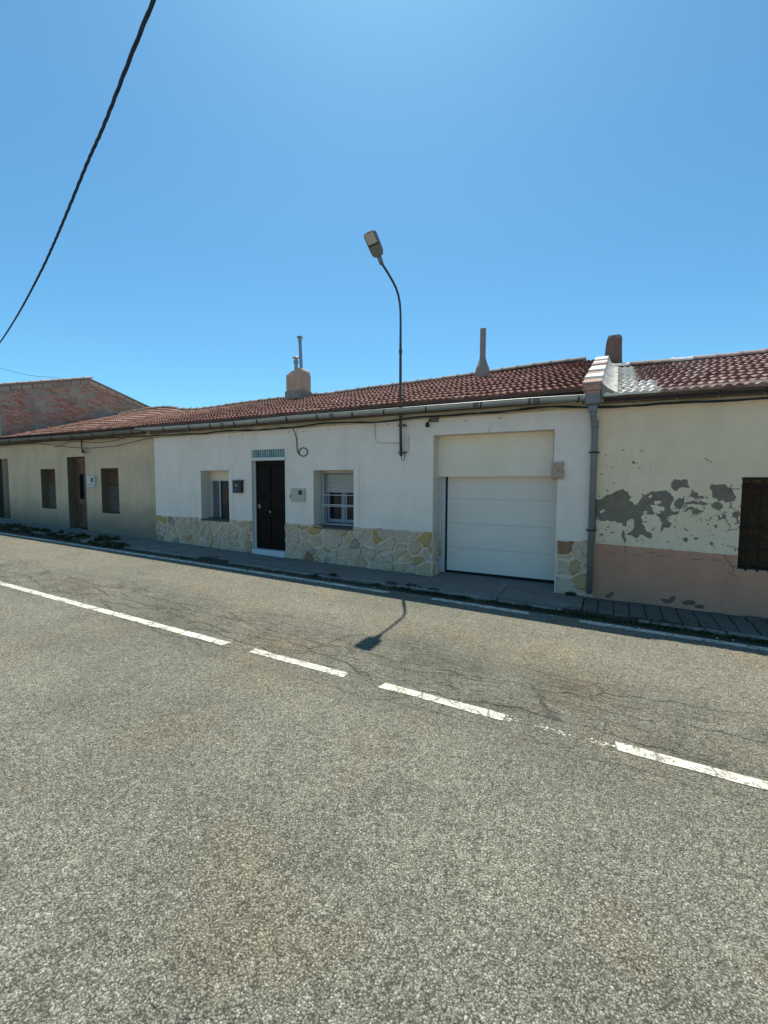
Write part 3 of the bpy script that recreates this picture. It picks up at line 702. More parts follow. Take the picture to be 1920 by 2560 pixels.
# small holes and nail marks of the old cornice edge
Rn = random.Random(4)
for x in (-10.8, -9.55, -8.2, -7.75, -6.35, -5.95, -5.3, -3.9, -2.35, -1.75):
    q = MB(); z = 1.12+Rn.uniform(-.03, .02); q.hull_z([(x+.02*math.cos(a)*Rn.uniform(.6, 1.2), WY-.008+.008*math.sin(a)) for a in [k*math.pi/3 for k in range(6)]], z-.013, z+.013)
    obj('rusty_hook', q, M['rubble'], wh, fix=True)
# eave: course under the tiles, its shade put into the dark colour
b = MB(); n = 12
for i in range(n):
    a, c = XL+(XR-.22-XL)*i/n, XL+(XR-.22-XL)*(i+1)/n
    b.mesh([(a, 7.40, 1.28), (c, 7.40, 1.28), (c, 7.40, eaveW(c)-.015), (a, 7.40, eaveW(a)-.015), (a, 7.6, 1.28), (c, 7.6, 1.28), (c, 7.6, eaveW(c)+.02), (a, 7.6, eaveW(a)+.02)],
           [(0, 1, 2, 3), (4, 7, 6, 5), (0, 4, 5, 1), (3, 2, 6, 7)])
    b.mesh([(a, 7.355, eaveW(a)-.055), (c, 7.355, eaveW(c)-.055), (c, 7.355, eaveW(c)-.012), (a, 7.355, eaveW(a)-.012), (a, 7.45, eaveW(a)-.055), (c, 7.45, eaveW(c)-.055), (c, 7.45, eaveW(c)-.01), (a, 7.45, eaveW(a)-.01)],
           [(0, 1, 2, 3), (4, 7, 6, 5), (0, 4, 5, 1), (3, 2, 6, 7)])
obj('eave_board', b, M['under_tile'], wh, fix=False)
XV = -.455
rfW = build_roof(wh, XL-.2, XV, eaveW, ridgeW, M['tile'], M['ridge_grey'], seed=5)
GT = [(-11.45, 1.436), (-10.3, 1.415), (-8, 1.394), (-6.2, 1.405), (-4.5, 1.388), (-3, 1.376), (-1.2, 1.360), (-.42, 1.338)]
gutter(wh, GT, M['galv'], [-10.28, -9.3, -8.55, -7.75, -7.05, -6.2, -5.4, -4.55, -3.85, -3.0, -2.0, -1.22, -.50], [-8.2, -5.1, -2.15, -1.17])
b = MB(); b.box(-.42, -.215, 7.24, 7.39, 1.20, 1.348); b.box(-.375, -.25, 7.26, 7.37, 1.09, 1.19)
dp = obj('downpipe', b, M['pvc'], wh, bevel=.008)
b = MB(); b.tube([(-.312, 7.315, 1.12), (-.308, 7.33, 1.06), (-.295, 7.43, .98), (-.285, 7.458, .92), (-.280, 7.46, .80), (-.276, 7.46, -1.72)], [.05, .05, .05, .052, .046, .046], 14)
b.tube([(-.283, 7.46, .98), (-.282, 7.46, .86)], .054, 14)
obj('pipe', b, M['pvc'], dp, smooth=True)
for z in (.49, -.72):
    q = MB(); q.lathe(-.278, 7.46, [(.049, z-.012), (.056, z-.012), (.056, z+.012), (.049, z+.012)], 14); q.box(-.355, -.325, 7.45, 7.52, z-.008, z+.008); q.box(-.232, -.205, 7.45, 7.52, z-.008, z+.008)
    obj('pipe_clamp', q, M['dark_strap'], dp)
# --- left window: sliding pane set deep in the wall
y = 7.86
wd = MB()
for bx in ((-9.235, -9.205, -.93, .07), (-8.235, -8.20, -.93, .07), (-9.205, -8.235, -.95, -.91), (-9.205, -8.235, .04, .075), (-8.935, -8.905, -.91, .04)):
    wd.box(bx[0], bx[1], y-.02, y+.03, bx[2], bx[3])
w1 = obj('window', wd, M['white_frame'], wh, bevel=.003)
q = MB(); q.box(-9.205, -8.935, y+.012, y+.02, -.91, .04); obj('pane', q, M['pane_grey'], w1)
q = MB(); q.box(-8.905, -8.235, y, y+.01, -.91, .04); obj('pane', q, M['pane'], w1)
q = MB(); q.box(-9.235, -8.19, y-.02, y+.04, .075, .291); obj('shutter_box', q, M['lintel_paint'], w1)
q = MB(); q.mesh([(-9.24, WY-.03, -.965), (-8.23, WY-.03, -.965), (-8.23, 7.88, -.93), (-9.24, 7.88, -.93), (-9.24, WY-.03, -.935), (-8.23, WY-.03, -.935), (-8.23, 7.88, -.90), (-9.24, 7.88, -.90)], [(4, 5, 6, 7), (0, 1, 5, 4), (1, 2, 6, 5), (3, 0, 4, 7)])
obj('sill', q, M['sill'], w1)
# --- right window: casements, half lowered shutter, security bars
y = 7.90
wd = MB()
for bx in ((-5.70, -5.62, -.93, .22), (-4.70, -4.62, -.93, .22), (-5.62, -4.70, .19, .235), (-5.62, -4.70, -.95, -.88), (-5.18, -5.13, -.88, -.19)):
    wd.box(bx[0], bx[1], y-.03, y+.04, bx[2], bx[3])
w2 = obj('window', wd, M['shade_frame'], wh, bevel=.003)
for a, c in ((-5.60, -5.165), (-5.145, -4.70)):
    q = MB()
    q.box(a, a+.06, y-.01, y+.03, -.86, -.12); q.box(c-.06, c, y-.01, y+.03, -.86, -.12); q.box(a+.06, c-.06, y-.01, y+.03, -.86, -.79); q.box(a+.06, c-.06, y-.01, y+.03, -.2, -.12)
    cs = obj('casement', q, M['shade_frame'], w2, bevel=.003)
    cs_org = cs
    q = MB(); q.box(a+.06, c-.06, y+.012, y+.018, -.79, -.2); obj('pane', q, M['pane'], w2)
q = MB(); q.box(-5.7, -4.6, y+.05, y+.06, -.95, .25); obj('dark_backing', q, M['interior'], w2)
for k in range(8):
    z = .185-k*.049; q = MB(); q.prism([(y-.045, z-.046), (y-.035, z-.047), (y-.035, z-.001), (y-.045, z-.002), (y-.05, z-.024)], -5.61, -4.66); obj('shutter_slat', q, M['shutter'], w2)
q = MB(); q.box(-5.705, -4.60, y-.05, y+.04, .235, .267); obj('shutter_box', q, M['lintel_paint'], w2)
q = MB(); q.mesh([(-5.72, WY-.035, -.975), (-4.66, WY-.035, -.975), (-4.66, 7.9, -.93), (-5.72, 7.9, -.93), (-5.72, WY-.035, -.945), (-4.66, WY-.035, -.945), (-4.66, 7.9, -.90), (-5.72, 7.9, -.90)], [(4, 5, 6, 7), (0, 1, 5, 4), (1, 2, 6, 5), (3, 0, 4, 7)])
obj('sill', q, M['sill'], w2)
gr_ = MB(); yb = 7.80; gr_.box(-5.66, -5.64, yb-.006, yb+.006, -.93, .24)
sb_ = obj('security_grille', gr_, M['white_frame'], wh)
for z in (.225, -.262, -.474, -.505, -.905, -.93): gr_ = MB(); gr_.tube([(-5.69, yb, z), (-4.62, yb, z)], .010 if z not in (-.93,) else .006, 6); obj('bar', gr_, M['white_frame'], sb_)
for x in (-5.62, -5.575): gr_ = MB(); gr_.tube([(x, yb+.012, -.93), (x, yb+.012, .24)], .008, 6); obj('bar', gr_, M['shade_frame'], sb_)
# --- front door
q = MB(); q.box(-7.462, -6.40, 7.628, 7.68, -1.545, .505)
dr = obj('door', q, M['door_wood'], wh, bevel=.004)
for z0, z1 in ((-1.40, -.80), (-.70, -.35), (-.25, .40)):
    for x0, x1 in ((-7.33, -7.0), (-6.90, -6.55)):
        q = MB(); q.box(x0, x1, 7.612, 7.63, z0, z1); obj('door_panel', q, M['door_wood'], dr, bevel=.012)
q = MB(); q.tube([(-6.985, 7.61, -.675), (-6.985, 7.575, -.675)], [.012, .03], 12); q.tube([(-6.985, 7.575, -.675), (-6.985, 7.56, -.675)], [.032, .02], 12); obj('handle', q, M['galv'], dr, smooth=True)
q = MB(); q.box(-7.375, -7.325, 7.615, 7.63, -.60, -.50); q.tube([(-7.35, 7.62, -.53), (-7.35, 7.585, -.53)], .016, 10); obj('lock_plate', q, M['galv'], dr)
q = MB(); q.box(-7.49, -7.462, 7.60, 7.68, -1.56, .505); q.box(-7.49, -6.487, 7.60, 7.70, .505, .573); obj('door_frame', q, M['white_paint'], wh)
q = MB(); q.box(-7.52, -6.45, WY-.02, WY+.12, .508, .575); obj('door_lintel', q, M['white_paint'], wh, bevel=.004)
q = MB(); q.box(-7.50, -6.487, WY-.035, 7.70, -1.78, -1.56); obj('doorstep', q, M['white_paint'], wh, bevel=.008)
q = MB(); q.box(-7.50, -6.48, 7.548, 7.56, .575, .757); gbf = obj('glass_block_window', q, M['white_paint'], wh)
for k in range(5):
    q = MB(); x0 = -7.452+k*.194; q.box(x0, x0+.183, 7.528, 7.55, .583, .750); obj('glass_block', q, M['glass_block'], gbf, bevel=.008)
# --- garage
q = MB(); q.mesh([(x, yy, z) for x in (-3.0, -.905) for yy, z in ((7.768, .128), (7.95, .128), (7.95, .90), (7.768, .90))], [(0, 1, 2, 3), (4, 7, 6, 5), (0, 4, 5, 1), (0, 3, 7, 4)])
obj('garage_lintel', q, M['lintel_paint'], wh, bevel=.004)
q = MB(); q.box(-.91, -.79, 7.80, 7.95, .10, .90); obj('garage_lintel', q, M['lintel_paint'], wh)
q = MB(); q.box(-.868, -.80, WY-.0005, 7.78, .335, .885); obj('wall_return', q, M['white_wall'], wh)
gd = None
for k, (z0, z1) in enumerate(((-.288, .16), (-.753, -.291), (-1.218, -.756), (-1.675, -1.221))):
    q = MB(); q.box(-2.815, -.74, 7.940, 7.975, z0, z1)
    if gd is None: gd = obj('garage_door', q, M['garage'], wh, bevel=.004)
    else: obj('door_section', q, M['garage'], gd, bevel=.004)
q = MB(); q.box(-2.85, -.74, 7.96, 7.99, -1.74, .2); obj('rubber_seal', q, M['rubber'], gd)
q = MB(); q.box(-2.955, -2.925, 7.88, 7.99, -1.76, .128); q.box(-2.925, -2.86, 7.925, 7.99, -1.76, .128); obj('garage_door_frame', q, M['white_frame'], wh, bevel=.003)
q = MB(); q.mesh([(-2.97, 7.50, -1.765), (-.78, 7.50, -1.80), (-.78, 8.0, -1.735), (-2.97, 8.0, -1.72), (-2.97, 7.50, -1.9), (-.78, 7.50, -1.9), (-.78, 8.0, -1.9), (-2.97, 8.0, -1.9)], [(0, 1, 2, 3), (4, 5, 1, 0)])
obj('garage_ramp', q, M['concrete'], wh, fix=False)
# broken corner of masonry at the garage head
Rn = random.Random(21); q = MB()
bm = bmesh.new(); bmesh.ops.create_icosphere(bm, subdivisions=5, radius=1)
for v in bm.verts:
    c = v.co; m = max(abs(c.x), abs(c.y), abs(c.z)); c2 = c/m*.6+c*.45
    k = 1+.34*noise.noise(c*2.3+Vector((3, 1, 7)))+.24*noise.noise(c*6)+.14*noise.noise(c*14)
    v.co = Vector((-.803+c2.x*.088*k, 7.54+c2.y*.075*k, .212+c2.z*.125*k))
bm.verts.index_update(); q.mesh([v.co[:] for v in bm.verts], [[v.index for v in fc.verts] for fc in bm.faces]); bm.free()
obj('broken_masonry', q, M['rubble'], wh, fix=False)
q = MB(); pts = [(-1.93, .89), (-1.925, .97), (-1.90, 1.02), (-1.86, 1.055), (-1.80, 1.06)]
for (a, c), (d, e) in zip(pts, pts[1:]): q.mesh([(a-.012, WY-.005, c), (a+.012, WY-.005, c), (d+.012, WY-.005, e), (d-.012, WY-.005, e)], [(0, 1, 2, 3)])
obj('plaster_mend', q, M['reveal'], wh, fix=False)
# --- meter box and thin conduit
def tilted(x0, x1, y0, y1, z0, z1, dz):
    return [(x, yy, z+(dz if x == x1 else 0)) for x in (x0, x1) for yy in (y0, y1) for z in (z0, z1)]
q = MB(); q.box(-6.316, -5.905, WY-.02, WY+.02, -.415, -.120); mt = obj('meter_box', q, M['meter'], wh, bevel=.005)
q = MB(); q.box(-6.30, -5.925, WY-.028, WY-.019, -.40, -.138); obj('lid', q, M['meter'], mt, bevel=.003)
q = MB(); q.box(-6.085, -5.99, WY-.034, WY-.027, -.26, -.165); obj('meter_window', q, M['pane'], mt, bevel=.002)
q = MB(); q.tube([(-6.25, WY-.027, -.285), (-6.25, WY-.036, -.285)], .008, 8); q.box(-6.33, -6.312, WY-.03, WY+.0, -.345, -.26); obj('hinge', q, M['old_metal'], mt)
q = MB(); q.tube([(-4.194, WY-.012, 1.2), (-4.17, WY-.012, .84), (-4.15, WY-.012, .80), (-4.10, WY-.012, .79), (-3.60, WY-.012, .766)], .009, 6)
obj('conduit', q, M['reveal'], wh, smooth=True)
q = MB(); q.box(-3.50, -3.45, WY-.03, WY, .60, .90); obj('cable_cover', q, M['reveal'], wh, bevel=.006)
# --- chimneys of the white house (parts of it)
q = MB()
q.hull_z([(-9.58, 11.2), (-8.93, 11.2), (-8.93, 11.68), (-9.58, 11.68)], 2.6, 3.50)
q.hull_z([(-9.58, 11.2), (-8.93, 11.2), (-8.93, 11.68), (-9.58, 11.68)], 3.50, 3.64, [(-9.42, 11.27), (-9.0, 11.27), (-9.0, 11.62), (-9.42, 11.62)])
q.tube([(-9.07, 11.22, 3.56), (-9.07, 11.66, 3.56)], .135, 12); q.tube([(-9.40, 11.26, 3.50), (-9.40, 11.62, 3.50)], .10, 12)
ch = obj('chimney', q, M['chim_plaster'], wh, bevel=.012, label='plastered pinkish chimney with two metal flues')
q = MB(); q.hull_z([(-9.62, 11.17), (-8.90, 11.17), (-8.90, 11.72), (-9.62, 11.72)], 2.55, 2.99); obj('chimney_base', q, M['cement'], ch, bevel=.02)
q = MB(); q.lathe(-9.36, 11.45, [(.062, 3.5), (.062, 3.92), (.085, 3.93), (.085, 3.99), (.055, 4.02), (.055, 4.08), (.125, 4.085), (.10, 4.12), (.02, 4.14)], 14); obj('flue', q, M['galv'], ch, smooth=False)
q = MB(); pr = [(.055, 3.6), (.055, 4.58), (.062, 4.59), (.062, 4.66), (.03, 4.67), (.03, 4.70), (.105, 4.705), (.09, 4.75), (.02, 4.77)]
q.lathe(-9.14, 11.45, pr, 14)
for i, (x, yy, z) in enumerate(q.v): q.v[i] = (x-(z-3.6)*.05, yy, z)
obj('flue', q, M['galv'], ch, smooth=False)
q = MB(); q.lathe(-3.04, 11.05, [(.19, 2.60), (.18, 2.86), (.165, 2.93), (.12, 3.04), (.085, 3.14), (.073, 3.22), (.073, 3.90), (.055, 3.905), (.055, 3.8)], 18)
obj('chimney', q, M['cement'], wh, smooth=False, label='slim round cement chimney with a flared foot')
q = MB(); n0 = 5; zz = [2.4, 2.7, 2.95, 3.15, 3.35, 3.50, 3.58]; Rn = random.Random(9)
rows = []
for i, z in enumerate(zz):
    s_ = .20-.006*i*(i/3) if i < 5 else .165-.03*(i-5); c = []
    for k in range(12):
        a = 2*math.pi*k/12; ux, uy = math.cos(a), math.sin(a); m = max(abs(ux), abs(uy)); c.append((-.105+ux/m*s_*(1+Rn.uniform(-.05, .05)), 12.15+uy/m*s_*(1+Rn.uniform(-.05, .05)), z+Rn.uniform(-.02, .02)))
    rows.append(c)
vs = [p for c in rows for p in c]; q.mesh(vs, [(i*12+k, i*12+(k+1) % 12, (i+1)*12+(k+1) % 12, (i+1)*12+k) for i in range(len(zz)-1) for k in range(12)]+[tuple(range(12*(len(zz)-1), 12*len(zz)))])
obj('chimney', q, M['chim_brick'], wh, label='square sooty brick chimney with a crumbling top')
q = MB(); q.hull_z([(-.255, 12.0), (.045, 12.0), (.045, 12.3), (-.255, 12.3)], 3.5, 3.60, [(-.235, 12.02), (.02, 12.02), (.02, 12.28), (-.235, 12.28)]); obj('chimney_cap', q, M['cement'], wh, bevel=.015)
# --- capped verge between the white roof and the lower cream roof
q = MB(); n = 10
def vz(y): t = (y-Y0)/(Y1-Y0); return eaveW(-.4)+(ridgeW(-.4)-eaveW(-.4))*t
for i in range(9):
    ya = Y0+.02+(Y1-Y0)*i/9; yb_ = ya+(Y1-Y0)/9+.03; up = .05+(.02 if i % 2 else 0)
    q = MB(); x0, x1 = -.475, -.205
    q.mesh([(x, yy, z) for x in (x0, x1) for yy, z in ((ya, vz(ya)+up-.05), (ya, vz(ya)+up+.012), (yb_, vz(yb_)+up-.004), (yb_, vz(yb_)+up-.06))], [(0, 1, 2, 3), (4, 7, 6, 5), (0, 4, 5, 1), (1, 5, 6, 2), (3, 2, 6, 7), (0, 3, 7, 4)])
    obj('verge_tile', q, M['pale_mortar'] if i in (1, 3, 4, 6, 7, 8) else M['ridge'], rfW, bevel=.006)
q = MB(); q.mesh([(x, yy, z) for x in (-.46, -.215) for yy, z in ((7.36, 1.26), (7.36, vz(7.36)), (Y1, vz(Y1)), (Y1, 2.2), (7.6, 1.2))], [(0, 1, 2, 3, 4), (5, 9, 8, 7, 6), (0, 5, 6, 1), (1, 6, 7, 2)])
obj('party_wall_top', q, M['under_tile'], wh, fix=False)
q = MB(); q.box(-.47, -.21, 7.34, 7.40, 1.42, 1.50); q.box(-.44, -.22, 7.345, 7.40, 1.36, 1.415); obj('verge_brick', q, M['brick'], wh, bevel=.006)

# ------------------------------------------------------------------ cream and pink house on the right
eaveC = lambda x: 1.345-.018*x-.012
ridgeC = lambda x: 2.825-.017*x-.06
ch_ = thing('cream_house', 'cream terraced house with peeling paint, dusty pink lower wall and a barred window', 'house', (3, WY, -1.8))
OPC = [(1.556, 3.0, -1.16, .105, .30)]
f, r = wall_mb(XR, 6.5, 1.40, OPC)
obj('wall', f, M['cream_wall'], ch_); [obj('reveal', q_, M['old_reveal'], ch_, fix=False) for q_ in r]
obj('side_wall', shell_mb(XR+.01, 6.49, 16.2, eaveC, ridgeC), M['cream_wall'], ch_, fix=False)
q = MB()
nb = 26; Rn = random.Random(8)
topP = lambda x: -.925-.0265*(x+.236)+Rn.uniform(-.003, .003)
xs_ = [XR+.012+(1.556-XR-.012)*i/nb for i in range(nb+1)]; tp = [topP(x) for x in xs_]
for i in range(nb): q.mesh([(xs_[i], WY-.006, zb(xs_[i])-.1), (xs_[i+1], WY-.006, zb(xs_[i+1])-.1), (xs_[i+1], WY-.006, tp[i+1]), (xs_[i], WY-.006, tp[i]), (xs_[i], WY+.01, tp[i]), (xs_[i+1], WY+.01, tp[i+1])], [(0, 1, 2, 3), (3, 2, 5, 4)])
q.box(1.556, 6.4, WY-.006, WY+.01, -2.1, -1.165); q.box(3.0, 6.4, WY-.0061, WY+.01, -1.165, -1.0)
obj('pink_lower_wall', q, M['pink_wall'], ch_, fix=False)
Rn = random.Random(31)
grey = [roughen(PATCH[k], Rn, 4, .17) for k in PATCH if k[0] == 'G']
for k, p in enumerate(grey):
    obj('peeled_patch', flatpoly([p], WY-.0012-.00005*k), M['grey_render'], ch_, fix=False)
for k in PATCH:
    if k[0] == 'I': obj('paint_flake', flatpoly([roughen(PATCH[k], Rn, 2, .15)], WY-.0040), M['cream_wall'], ch_, fix=False)
for k in PATCH:
    if k[0] == 'B': obj('peeled_patch', flatpoly([roughen(PATCH[k], Rn, 2, .18)], WY-.0085), M['chim_brick'], ch_, fix=False)
specks = []
def blob(x, z, r, R, n=7, sx=1.0): return roughen([(x+r*sx*math.cos(2*math.pi*k/n)*R.uniform(.5, 1.2), z+r*math.sin(2*math.pi*k/n)*R.uniform(.5, 1.2)) for k in range(n)], R, 1, .2)
for _ in range(230):
    x = Rn.uniform(-.2, 1.5); z = Rn.uniform(-.90, -.15) if Rn.random() < .8 else Rn.uniform(-.2, .35)
    if z > -.12 and x > 1.1: z = -.5
    specks.append(blob(x, z, abs(Rn.gauss(0, .008))+.003, Rn, 6, Rn.uniform(.6, 1.8)))
for _ in range(70):      # ragged flakes fringing the big patches
    p = Rn.choice(grey); v = Rn.choice(p); specks.append(blob(v[0]+Rn.gauss(0, .015), v[1]+Rn.gauss(0, .015), Rn.uniform(.004, .014), Rn, 7, Rn.uniform(.7, 1.6)))
for (x, z) in ((1.13, .37), (1.16, .345), (1.20, .32), (.12, .52), (.35, .50), (-.12, .45), (.3, .32), (.33, .25)): specks.append(blob(x, z, .010, Rn, 6, 1.8))
o = obj('chipped_spots', flatpoly(specks, WY-.0022), M['grey_render'], ch_, fix=False, kind='stuff')
crk = MB(); Rn = random.Random(12)
for k, pl in CRACK.items():
    pts = []
    for (a, c), (d, e) in zip(pl, pl[1:]):
        nn = max(2, int(math.hypot(d-a, e-c)/.02))
        for i in range(nn): t = i/nn; pts.append((a+(d-a)*t+Rn.uniform(-.006, .006), c+(e-c)*t+Rn.uniform(-.006, .006)))
    pts.append(pl[-1]); w = .010 if k == 'C18' else .0042
    for (a, c), (d, e) in zip(pts, pts[1:]):
        l = math.hypot(d-a, e-c) or 1; nx, nz = -(e-c)/l*w*Rn.uniform(.4, 1.3), (d-a)/l*w*Rn.uniform(.4, 1.3); yy = WY-.0090
        crk.face([(a-nx, yy, c-nz), (d-nx, yy, e-nz), (d+nx, yy, e+nz), (a+nx, yy, c+nz)])
obj('wall_cracks', crk, M['chim_brick'], ch_, fix=False, kind='stuff')
cornice(ch_, XR+.01, 6.4, lambda x: 1.165-.017*x, M['cornice'], .13, .09, .16)
b = MB()
for i in range(14):
    a = -.20+i*.48; c = a+.468; e0 = eaveC(a); e1 = eaveC(c)
    for (yy, z0, z1) in ((7.375, -.055, -.018), (7.42, -.115, -.058)):
        q = MB(); q.mesh([(x, Y, z) for x, e in ((a, e0), (c, e1)) for Y, z in ((yy, e+z0), (yy, e+z1), (7.56, e+z1), (7.56, e+z0))], [(0, 1, 2, 3), (4, 7, 6, 5), (0, 4, 5, 1), (1, 5, 6, 2), (3, 2, 6, 7), (0, 3, 7, 4)])
        obj('eave_tile', q, M['under_tile'], ch_, bevel=.006)
pt = lambda x, t, R: x < .30-.10*t+R.uniform(-.02, .06) or (t < .3 and x < .55 and R.random() < .6)
rfC = build_roof(ch_, -.17, 6.3, eaveC, ridgeC, M['tile_pink'], M['ridge'], seed=9, painted=pt, ridge_paint=lambda x: x < .0 or .82 < x < 1.22)
q = MB(); ny, nx = 26, 9; Rn = random.Random(2)
vs = []
for j in range(ny+1):
    t = j/ny; y = Y0+.01+(Y1-Y0)*t; zt_ = vz(y)+.045; zr = eaveC(0)+(ridgeC(0)-eaveC(0))*t+.03
    for i in range(nx+1):
        u = i/nx; x = -.205+u*.21; v = (1-u)**2.4; z = zr+(zt_-zr)*v+(.035*noise.noise(Vector((x*14, y*3.0, 1)))+.02*noise.noise(Vector((x*30, y*9, 4))))*math.sin(math.pi*min(1, u+.1))
        vs.append((x, y, z))
q.mesh(vs, [(j*(nx+1)+i, j*(nx+1)+i+1, (j+1)*(nx+1)+i+1, (j+1)*(nx+1)+i) for j in range(ny) for i in range(nx)])
obj('waterproof_flashing', q, M['sealant'], rfC, smooth=True, fix=False)
q = MB(); q.mesh([(-.205, Y0+.01, vz(Y0)+.045), (-.12, Y0+.01, eaveC(0)+.10), (-.03, Y0+.01, eaveC(0)+.04), (.005, Y0+.01, eaveC(0)+.03), (.005, Y0+.01, eaveC(0)-.03), (-.205, Y0+.01, eaveC(0)-.03)], [(0, 1, 2, 3, 4, 5)])
obj('flashing_end', q, M['cement'], rfC, fix=False)
# barred window with a wooden blind
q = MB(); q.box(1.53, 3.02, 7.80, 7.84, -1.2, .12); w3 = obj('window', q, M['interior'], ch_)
q = MB(); q.box(1.54, 3.02, 7.70, 7.80, .03, .12); obj('blind_box', q, M['old_wood'], w3)
for k in range(40):
    z = .03-k*.0295; q = MB(); q.prism([(7.745, z-.027), (7.755, z-.027), (7.757, z-.002), (7.745, z-.002), (7.738, z-.014)], 1.57, 2.98)
    obj('blind_slat', q, M['blind'], w3)
gb = MB(); gb.box(1.55, 3.0, 7.494, 7.53, .075, .090); g3 = obj('window_grille', gb, M['rusty'], ch_)
for k in range(11): gb = MB(); gb.box(1.634+k*.124, 1.658+k*.124, 7.50, 7.52, -1.175, .09); obj('upright_bar', gb, M['rusty'], g3)
for z in (-.012, -.29, -.585, -.88): gb = MB(); gb.box(1.55, 3.0, 7.494, 7.53, z-.012, z+.010); obj('crossbar', gb, M['rusty'], g3, fix=False)

# ------------------------------------------------------------------ beige house on the left
eaveB = eaveW; ridgeB = ridgeW
bh = thing('beige_house', 'shabby beige terraced house with three deep shuttered openings and an old wooden door', 'house', (-15, WY, -1.5))
OPB = [(-17.12, -16.20, -.90, .417, .24), (-15.45, -14.42, -1.50, .78, .34), (-13.60, -12.72, -.93, .405, .24), (-20.9, -19.41, -1.36, .82, .30)]
f, r = wall_mb(-24.0, XL, 1.5, OPB)
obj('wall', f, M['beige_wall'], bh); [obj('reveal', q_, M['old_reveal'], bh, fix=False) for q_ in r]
obj('side_wall', shell_mb(-19.88, XL-.01, 16.2, eaveB, ridgeB), M['beige_wall'], bh, fix=False)
cornice(bh, -23.9, XL-.005, lambda x: 1.22, M['cornice'], .085, .10, .30)
b = MB()
b.prism([(7.40, 1.30), (7.40, 1.50), (7.6, 1.52), (7.6, 1.30)], -23.5, XL-.21); obj('eave_board', b, M['under_tile'], bh)
build_roof(bh, -19.86, XL-.2, eaveB, ridgeB, M['tile_old'], M['ridge_grey'], seed=6)
gutter(bh, [(-23.5, 1.475), (-19.2, 1.455), (-14.1, 1.412), (-11.2, 1.405)], M['old_metal'], [-18.6, -17.2, -15.8, -14.6, -13.5, -12.5, -11.6], [-16.5, -13.0], r=.06)
def slat_window(x0, x1, z0, z1, y):
    q = MB(); q.box(x0-.02, x1+.02, y+.03, y+.06, z0-.03, z1+.02); w = obj('window', q, M['interior'], bh)
    q = MB(); q.box(x0, x0+.05, y-.01, y+.03, z0, z1); q.box(x1-.05, x1, y-.01, y+.03, z0, z1); q.box(x0+.05, x1-.05, y-.01, y+.03, z1-.05, z1); obj('frame', q, M['old_wood'], w)
    n = 26
    for k in range(n):
        z = z1-.06-(z1-z0-.07)*k/n; h = (z1-z0-.07)/n
        q = MB(); q.prism([(y-.002, z-h*.92), (y+.012, z-h*.95), (y+.012, z-h*.05), (y, z-h*.08), (y-.008, z-h*.5)], x0+.052, x1-.052)
        obj('shutter_slat', q, M['blind'] if k < n*.38 else M['blind_grey'], w)
slat_window(-17.12, -16.20, -.90, .417, 7.71); slat_window(-13.60, -12.72, -.93, .405, 7.71)
q = MB(); y = 7.78
q.box(-15.45, -15.39, y-.03, y+.05, -1.5, .70); q.box(-14.48, -14.42, y-.03, y+.05, -1.5, .70); q.box(-15.45, -14.42, y-.03, y+.05, .64, .78)
do = obj('door', q, M['old_wood'], bh, bevel=.004, label='weathered wooden double door with a dark glazed panel')
for a, c in ((-15.39, -14.94), (-14.93, -14.48)):
    q = MB(); q.box(a, a+.09, y, y+.04, -1.48, .64); q.box(c-.09, c, y, y+.04, -1.48, .64); q.box(a+.09, c-.09, y, y+.04, .52, .64); q.box(a+.09, c-.09, y, y+.04, .25, .33); q.box(a+.09, c-.09, y, y+.04, -.72, -.56); q.box(a+.09, c-.09, y, y+.04, -1.48, -1.36)
    lf = obj('door_leaf', q, M['old_wood'], do, bevel=.003)
q = MB(); q.box(-15.39, -14.48, y+.02, y+.03, -.60, .30); obj('pane', q, M['pane'], do)
q = MB(); q.box(-15.39, -14.48, y+.022, y+.035, .30, .55); obj('top_panel', q, M['old_wood'], do)
for k in range(9):
    q = MB(); q.box(-15.37+k*.1, -15.30+k*.1, y+.012, y+.032, -1.37, -.71); obj('door_board', q, M['old_wood'], do)
q = MB(); q.box(-15.5, -14.4, WY-.05, y, -1.75, -1.50); obj('doorstep', q, M['cement'], bh, bevel=.01)
q = MB(); q.box(-20.9, -19.62, 7.80, 7.84, -1.36, .82); dd = obj('garage_gate', q, M['grey_wood'], bh)
for k in range(9): q = MB(); q.box(-20.9+k*.142, -20.9+k*.142+.134, 7.785, 7.80, -1.34, .78); obj('gate_board', q, M['grey_wood'], dd)
q = MB(); q.box(-19.62, -19.52, 7.70, 7.84, -1.36, .82); q.box(-19.47, -19.41, 7.60, 7.7, -1.36, .82); obj('gate_frame', q, M['rusty'], bh)
q = MB(); q.box(-14.24, -13.86, WY-.06, WY+.01, -.155, .175); mt = obj('meter_box', q, M['meter_white'], bh, bevel=.008)
q = MB(); q.box(-14.03, -13.93, WY-.068, WY-.059, -.02, .12); obj('meter_window', q, M['pane'], mt)
q = MB()
for k in range(4): q.box(-14.16+k*.05, -14.13+k*.05, WY-.0635, WY-.059, -.10+(.01 if k % 2 else 0), -.075+(.01 if k % 2 else 0))
q.box(-14.29, -14.245, WY-.02, WY, -.07, .03); obj('printed_label', q, M['dark_strap'], mt)
q = MB(); q.tube([(-14.46, 7.47, 1.30), (-14.44, 7.45, 1.10), (-14.40, 7.44, .95), (-14.42, 7.46, .88)], .018, 6); q.tube([(-14.43, 7.46, 1.0), (-14.30, 7.42, .93), (-14.16, 7.40, .87)], [.014, .028, .018], 8)
obj('cable_anchor', q, M['dark_strap'], bh, smooth=True)

